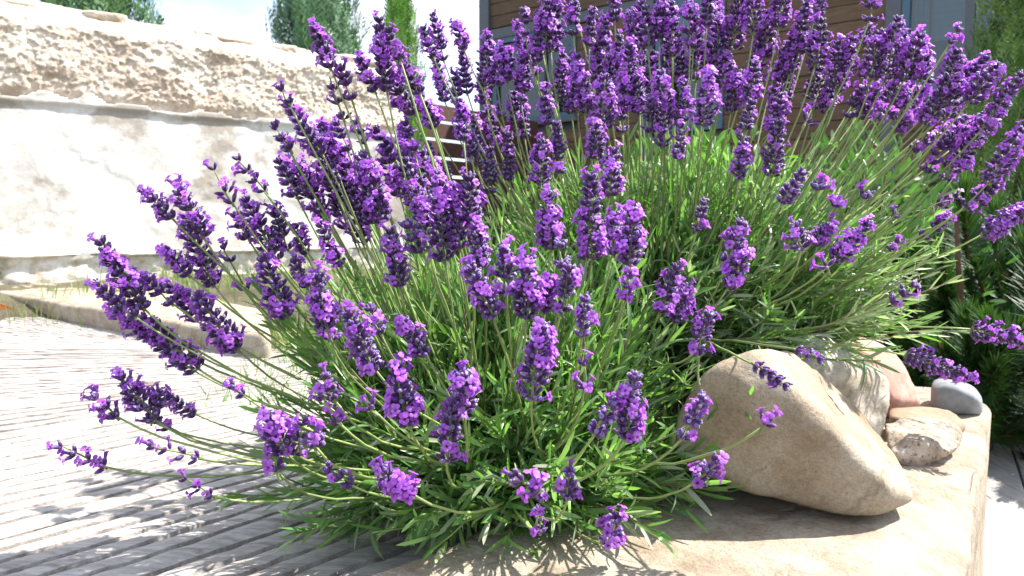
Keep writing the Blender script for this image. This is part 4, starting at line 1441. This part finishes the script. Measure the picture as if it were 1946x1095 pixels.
def scale_tree(name, loc, label, H, prof, nspray, seed, c1, c2, sl, up=.8, cat='conifer'):
    """conifer made of many small scale-leaf sprays round a trunk"""
    rr = random.Random(seed)
    root = empty(name, loc, label, cat)
    V, Fs = tube(np.array([[0, 0, 0], [0, 0, H * .5], [0, 0, H * .92]]), [.05, .03, .008], 7)
    link('trunk', new_mesh('trunk', V, Fs, [MAT['bark']]), root)
    Vs, Fi, Cs, n = [], [], [], 0
    for i in range(nspray):
        t = rr.random() ** .85
        a = rr.uniform(0, 6.28)
        lump = 1 + .22 * math.sin(3 * a + 5 * t + seed) + .15 * math.sin(7 * a - 9 * t)
        r = prof(t) * lump * (rr.random() ** .35)
        p = np.array([math.cos(a) * r, math.sin(a) * r, H * t])
        d = np.array([math.cos(a) * (1 - up) + rr.gauss(0, .16), math.sin(a) * (1 - up) + rr.gauss(0, .16), up + rr.gauss(0, .1)])
        x, y, z = frame(d, (math.cos(a + rr.gauss(0, .6)), math.sin(a), .1))
        L = sl * rr.uniform(.6, 1.3)
        c = (np.array(c1) + (np.array(c2) - np.array(c1)) * rr.random()) * rr.uniform(.75, 1.25)
        loc_v, loc_f = [], []
        for q in range(7):
            u = q / 7; sgn = 1 if q % 2 else -1
            bp = p + z * L * u
            e = bp + (z * .75 + x * sgn * .55) * L * .42 * (1.1 - u * .7) + y * rr.gauss(0, .04) * L
            w = y * .0 + x * .055 * L + z * -.03 * L
            k = len(loc_v)
            loc_v += [bp - w * .6, bp + w * .6, (bp + e) / 2 + w, e, (bp + e) / 2 - w]
            loc_f.append((k, k + 1, k + 2, k + 3, k + 4))
        k = len(loc_v)
        loc_v += [p - x * .02 * L, p + x * .02 * L, p + z * L * 1.1]; loc_f.append((k, k + 1, k + 2))
        Vs.append(np.array(loc_v)); Cs.append(np.tile(c, (len(loc_v), 1)))
        Fi += [tuple(j + n for j in f) for f in loc_f]; n += len(loc_v)
    q = link('crown', new_mesh('crown', np.concatenate(Vs), Fi, [MAT['needle']], attr=np.concatenate(Cs), smooth=False), root)
    return root


cone = lambda w: (lambda t: w * (1 - t) ** .6 * (.55 + .9 * t) + .012)
oval = lambda w: (lambda t: w * math.sin(math.pi * min(1, .22 + .76 * t)) ** .7 + .01)
tp = at(762, 300, 5.75)
scale_tree('thuja_tree', (tp.x, tp.y, 0), 'narrow bright green thuja standing at the end of the old wall', 2.12, cone(.26), 3600, 3, (.07, .18, .03), (.15, .31, .05), .10, .88)
tp = at(1945, 300, 3.5)
scale_tree('thuja_tree', (tp.x, tp.y, -0.36), 'full light green thuja with yellowing inner sprays beside the house window', 1.95, oval(.30), 5200, 13, (.07, .17, .04), (.22, .33, .08), .085, .8)
tp = at(604, 95, 6.6)
scale_tree('juniper_tree', (tp.x, tp.y, 0), 'broad blue-green juniper rising behind the coping at the wall end', 2.75, oval(.46), 6000, 8, (.075, .17, .09), (.16, .29, .15), .17, .93)
tp = at(185, 20, 5.4)
scale_tree('juniper_tree', (tp.x, tp.y, 0), 'juniper whose low top peeps over the coping well away from the wall end', 2.75, oval(.42), 4000, 9, (.07, .17, .07), (.15, .28, .10), .16, .92)


def shrub(loc, label, Rx, Rz, n, seed, cs, ll, blooms=0):
    rr = random.Random(seed)
    root = empty('leafy_shrub', loc, label, 'shrub')
    sb = Buf()
    for i in range(9):
        a = rr.uniform(0, 6.28); e = np.array([math.cos(a) * Rx * .6, math.sin(a) * Rx * .6, Rz * rr.uniform(.7, 1.3)])
        V, Fs = tube(np.array([[0, 0, 0], e * np.array([.4, .4, .6]), e]), [.008, .006, .003], 5); sb.add(V, Fs, (.1, .07, .04))
    link('stems', sb.mesh('stems', MAT['bark']), root)
    LV = Leaves()
    for i in range(n):
        a = rr.uniform(0, 6.28); z = rr.uniform(-.5, 1); r = math.sqrt(max(0, 1 - z * z)) * (rr.random() ** .4)
        k = rr.random() ** .3 * (1 + .2 * math.sin(4 * a + 3 * z))
        p = np.array([math.cos(a) * r * Rx * k, math.sin(a) * r * Rx * k, Rz * .75 + z * Rz * .75 * k])
        d = np.array([math.cos(a) * r, math.sin(a) * r, z * .6 + .5]) + np.array([rr.gauss(0, .5) for _ in range(3)])
        LV.add(p, d, np.array([rr.gauss(0, .5), rr.gauss(0, .5), 1]), ll * rr.uniform(.7, 1.3), ll * .34, rr.choice((0, 1, 6, 2)), np.array(rr.choice(cs)) * rr.uniform(.75, 1.25))
    link('foliage', bake_leaves(LV.items, 'foliage', np.zeros(3)), root)
    for i in range(blooms):
        a = rr.uniform(3.4, 6.0); z = rr.uniform(.3, .95); r = math.sqrt(1 - z * z)
        b2 = Buf()
        for k in range(6):
            t = k * math.pi / 3
            u = np.array([math.cos(t), 0, math.sin(t)]); w = np.array([-math.sin(t), 0, math.cos(t)])
            b2.add([u * .002, u * .007 + w * .0035 - np.array([0, .003, 0]), u * .013 - np.array([0, .006, 0]), u * .007 - w * .0035 - np.array([0, .003, 0])], [(0, 1, 2, 3)], (.75, .62, .06))
        q = link('bloom', b2.mesh('bloom', MAT['petal']), root)
        q.location = (math.cos(a) * r * Rx * 1.05, math.sin(a) * r * Rx * 1.05, Rz * .75 + z * Rz * .8)
    return root


shrub((0.62, 2.35, -0.05), 'soft green shrub with small yellow blooms behind the taller lavender', .42, .42, 2200, 1, [(.09, .19, .04), (.13, .25, .05)], .05, 8)
shrub((1.28, 2.75, -0.35), 'dense mid green shrub between the lavender and the house wall', .5, .66, 2400, 2, [(.06, .15, .04), (.09, .19, .05)], .055)

# ---------------- grass between deck, kerb and wall
Vs, Fi, Cs, n = [], [], [], 0
rr = random.Random(5)
for i in range(5200):
    if i < 2600:
        x, y = rr.uniform(-.95, -.15), rr.uniform(1.35, 2.6)
    else:
        x, y = rr.uniform(-1.9, .5), rr.uniform(2.4, 4.6)
    if (y - 1.9) < (-x - .62) * 1.0 and y < 2.0 and x < -.62: continue
    if (np.array(WP)[0] + (y - 3.5) * .729 / .684) > x - .12 and y > 3.0: continue
    z = float(ground_h(np.array([x]), np.array([y]))[0])
    h = rr.uniform(.03, .10) * (1.0 if i < 2600 else 1.25); a = rr.uniform(0, 6.28)
    u = np.array([math.cos(a), math.sin(a), 0]); ln = np.array([rr.gauss(0, .35), rr.gauss(0, .35), 0]) * h
    p = np.array([x, y, z - .006]); w = .0018
    Vs.append(np.array([p - u * w, p + u * w, p + np.array([0, 0, h * .55]) + ln * .3 + u * w * .8, p + np.array([0, 0, h * .55]) + ln * .3 - u * w * .8, p + np.array([0, 0, h]) + ln]))
    c = np.array((.12, .24, .04)) if rr.random() < .7 else np.array((.28, .27, .11))
    Cs.append(np.tile(c * rr.uniform(.75, 1.25), (5, 1)))
    Fi += [(n, n + 1, n + 2, n + 3), (n + 3, n + 2, n + 4)]; n += 5
o = link('grass', new_mesh('grass', np.concatenate(Vs), Fi, [MAT['grass']], attr=np.concatenate(Cs)))
o['kind'] = 'stuff'; o['label'] = 'thin green grass growing between the deck, the kerb slab and the wall'; o['category'] = 'grass'
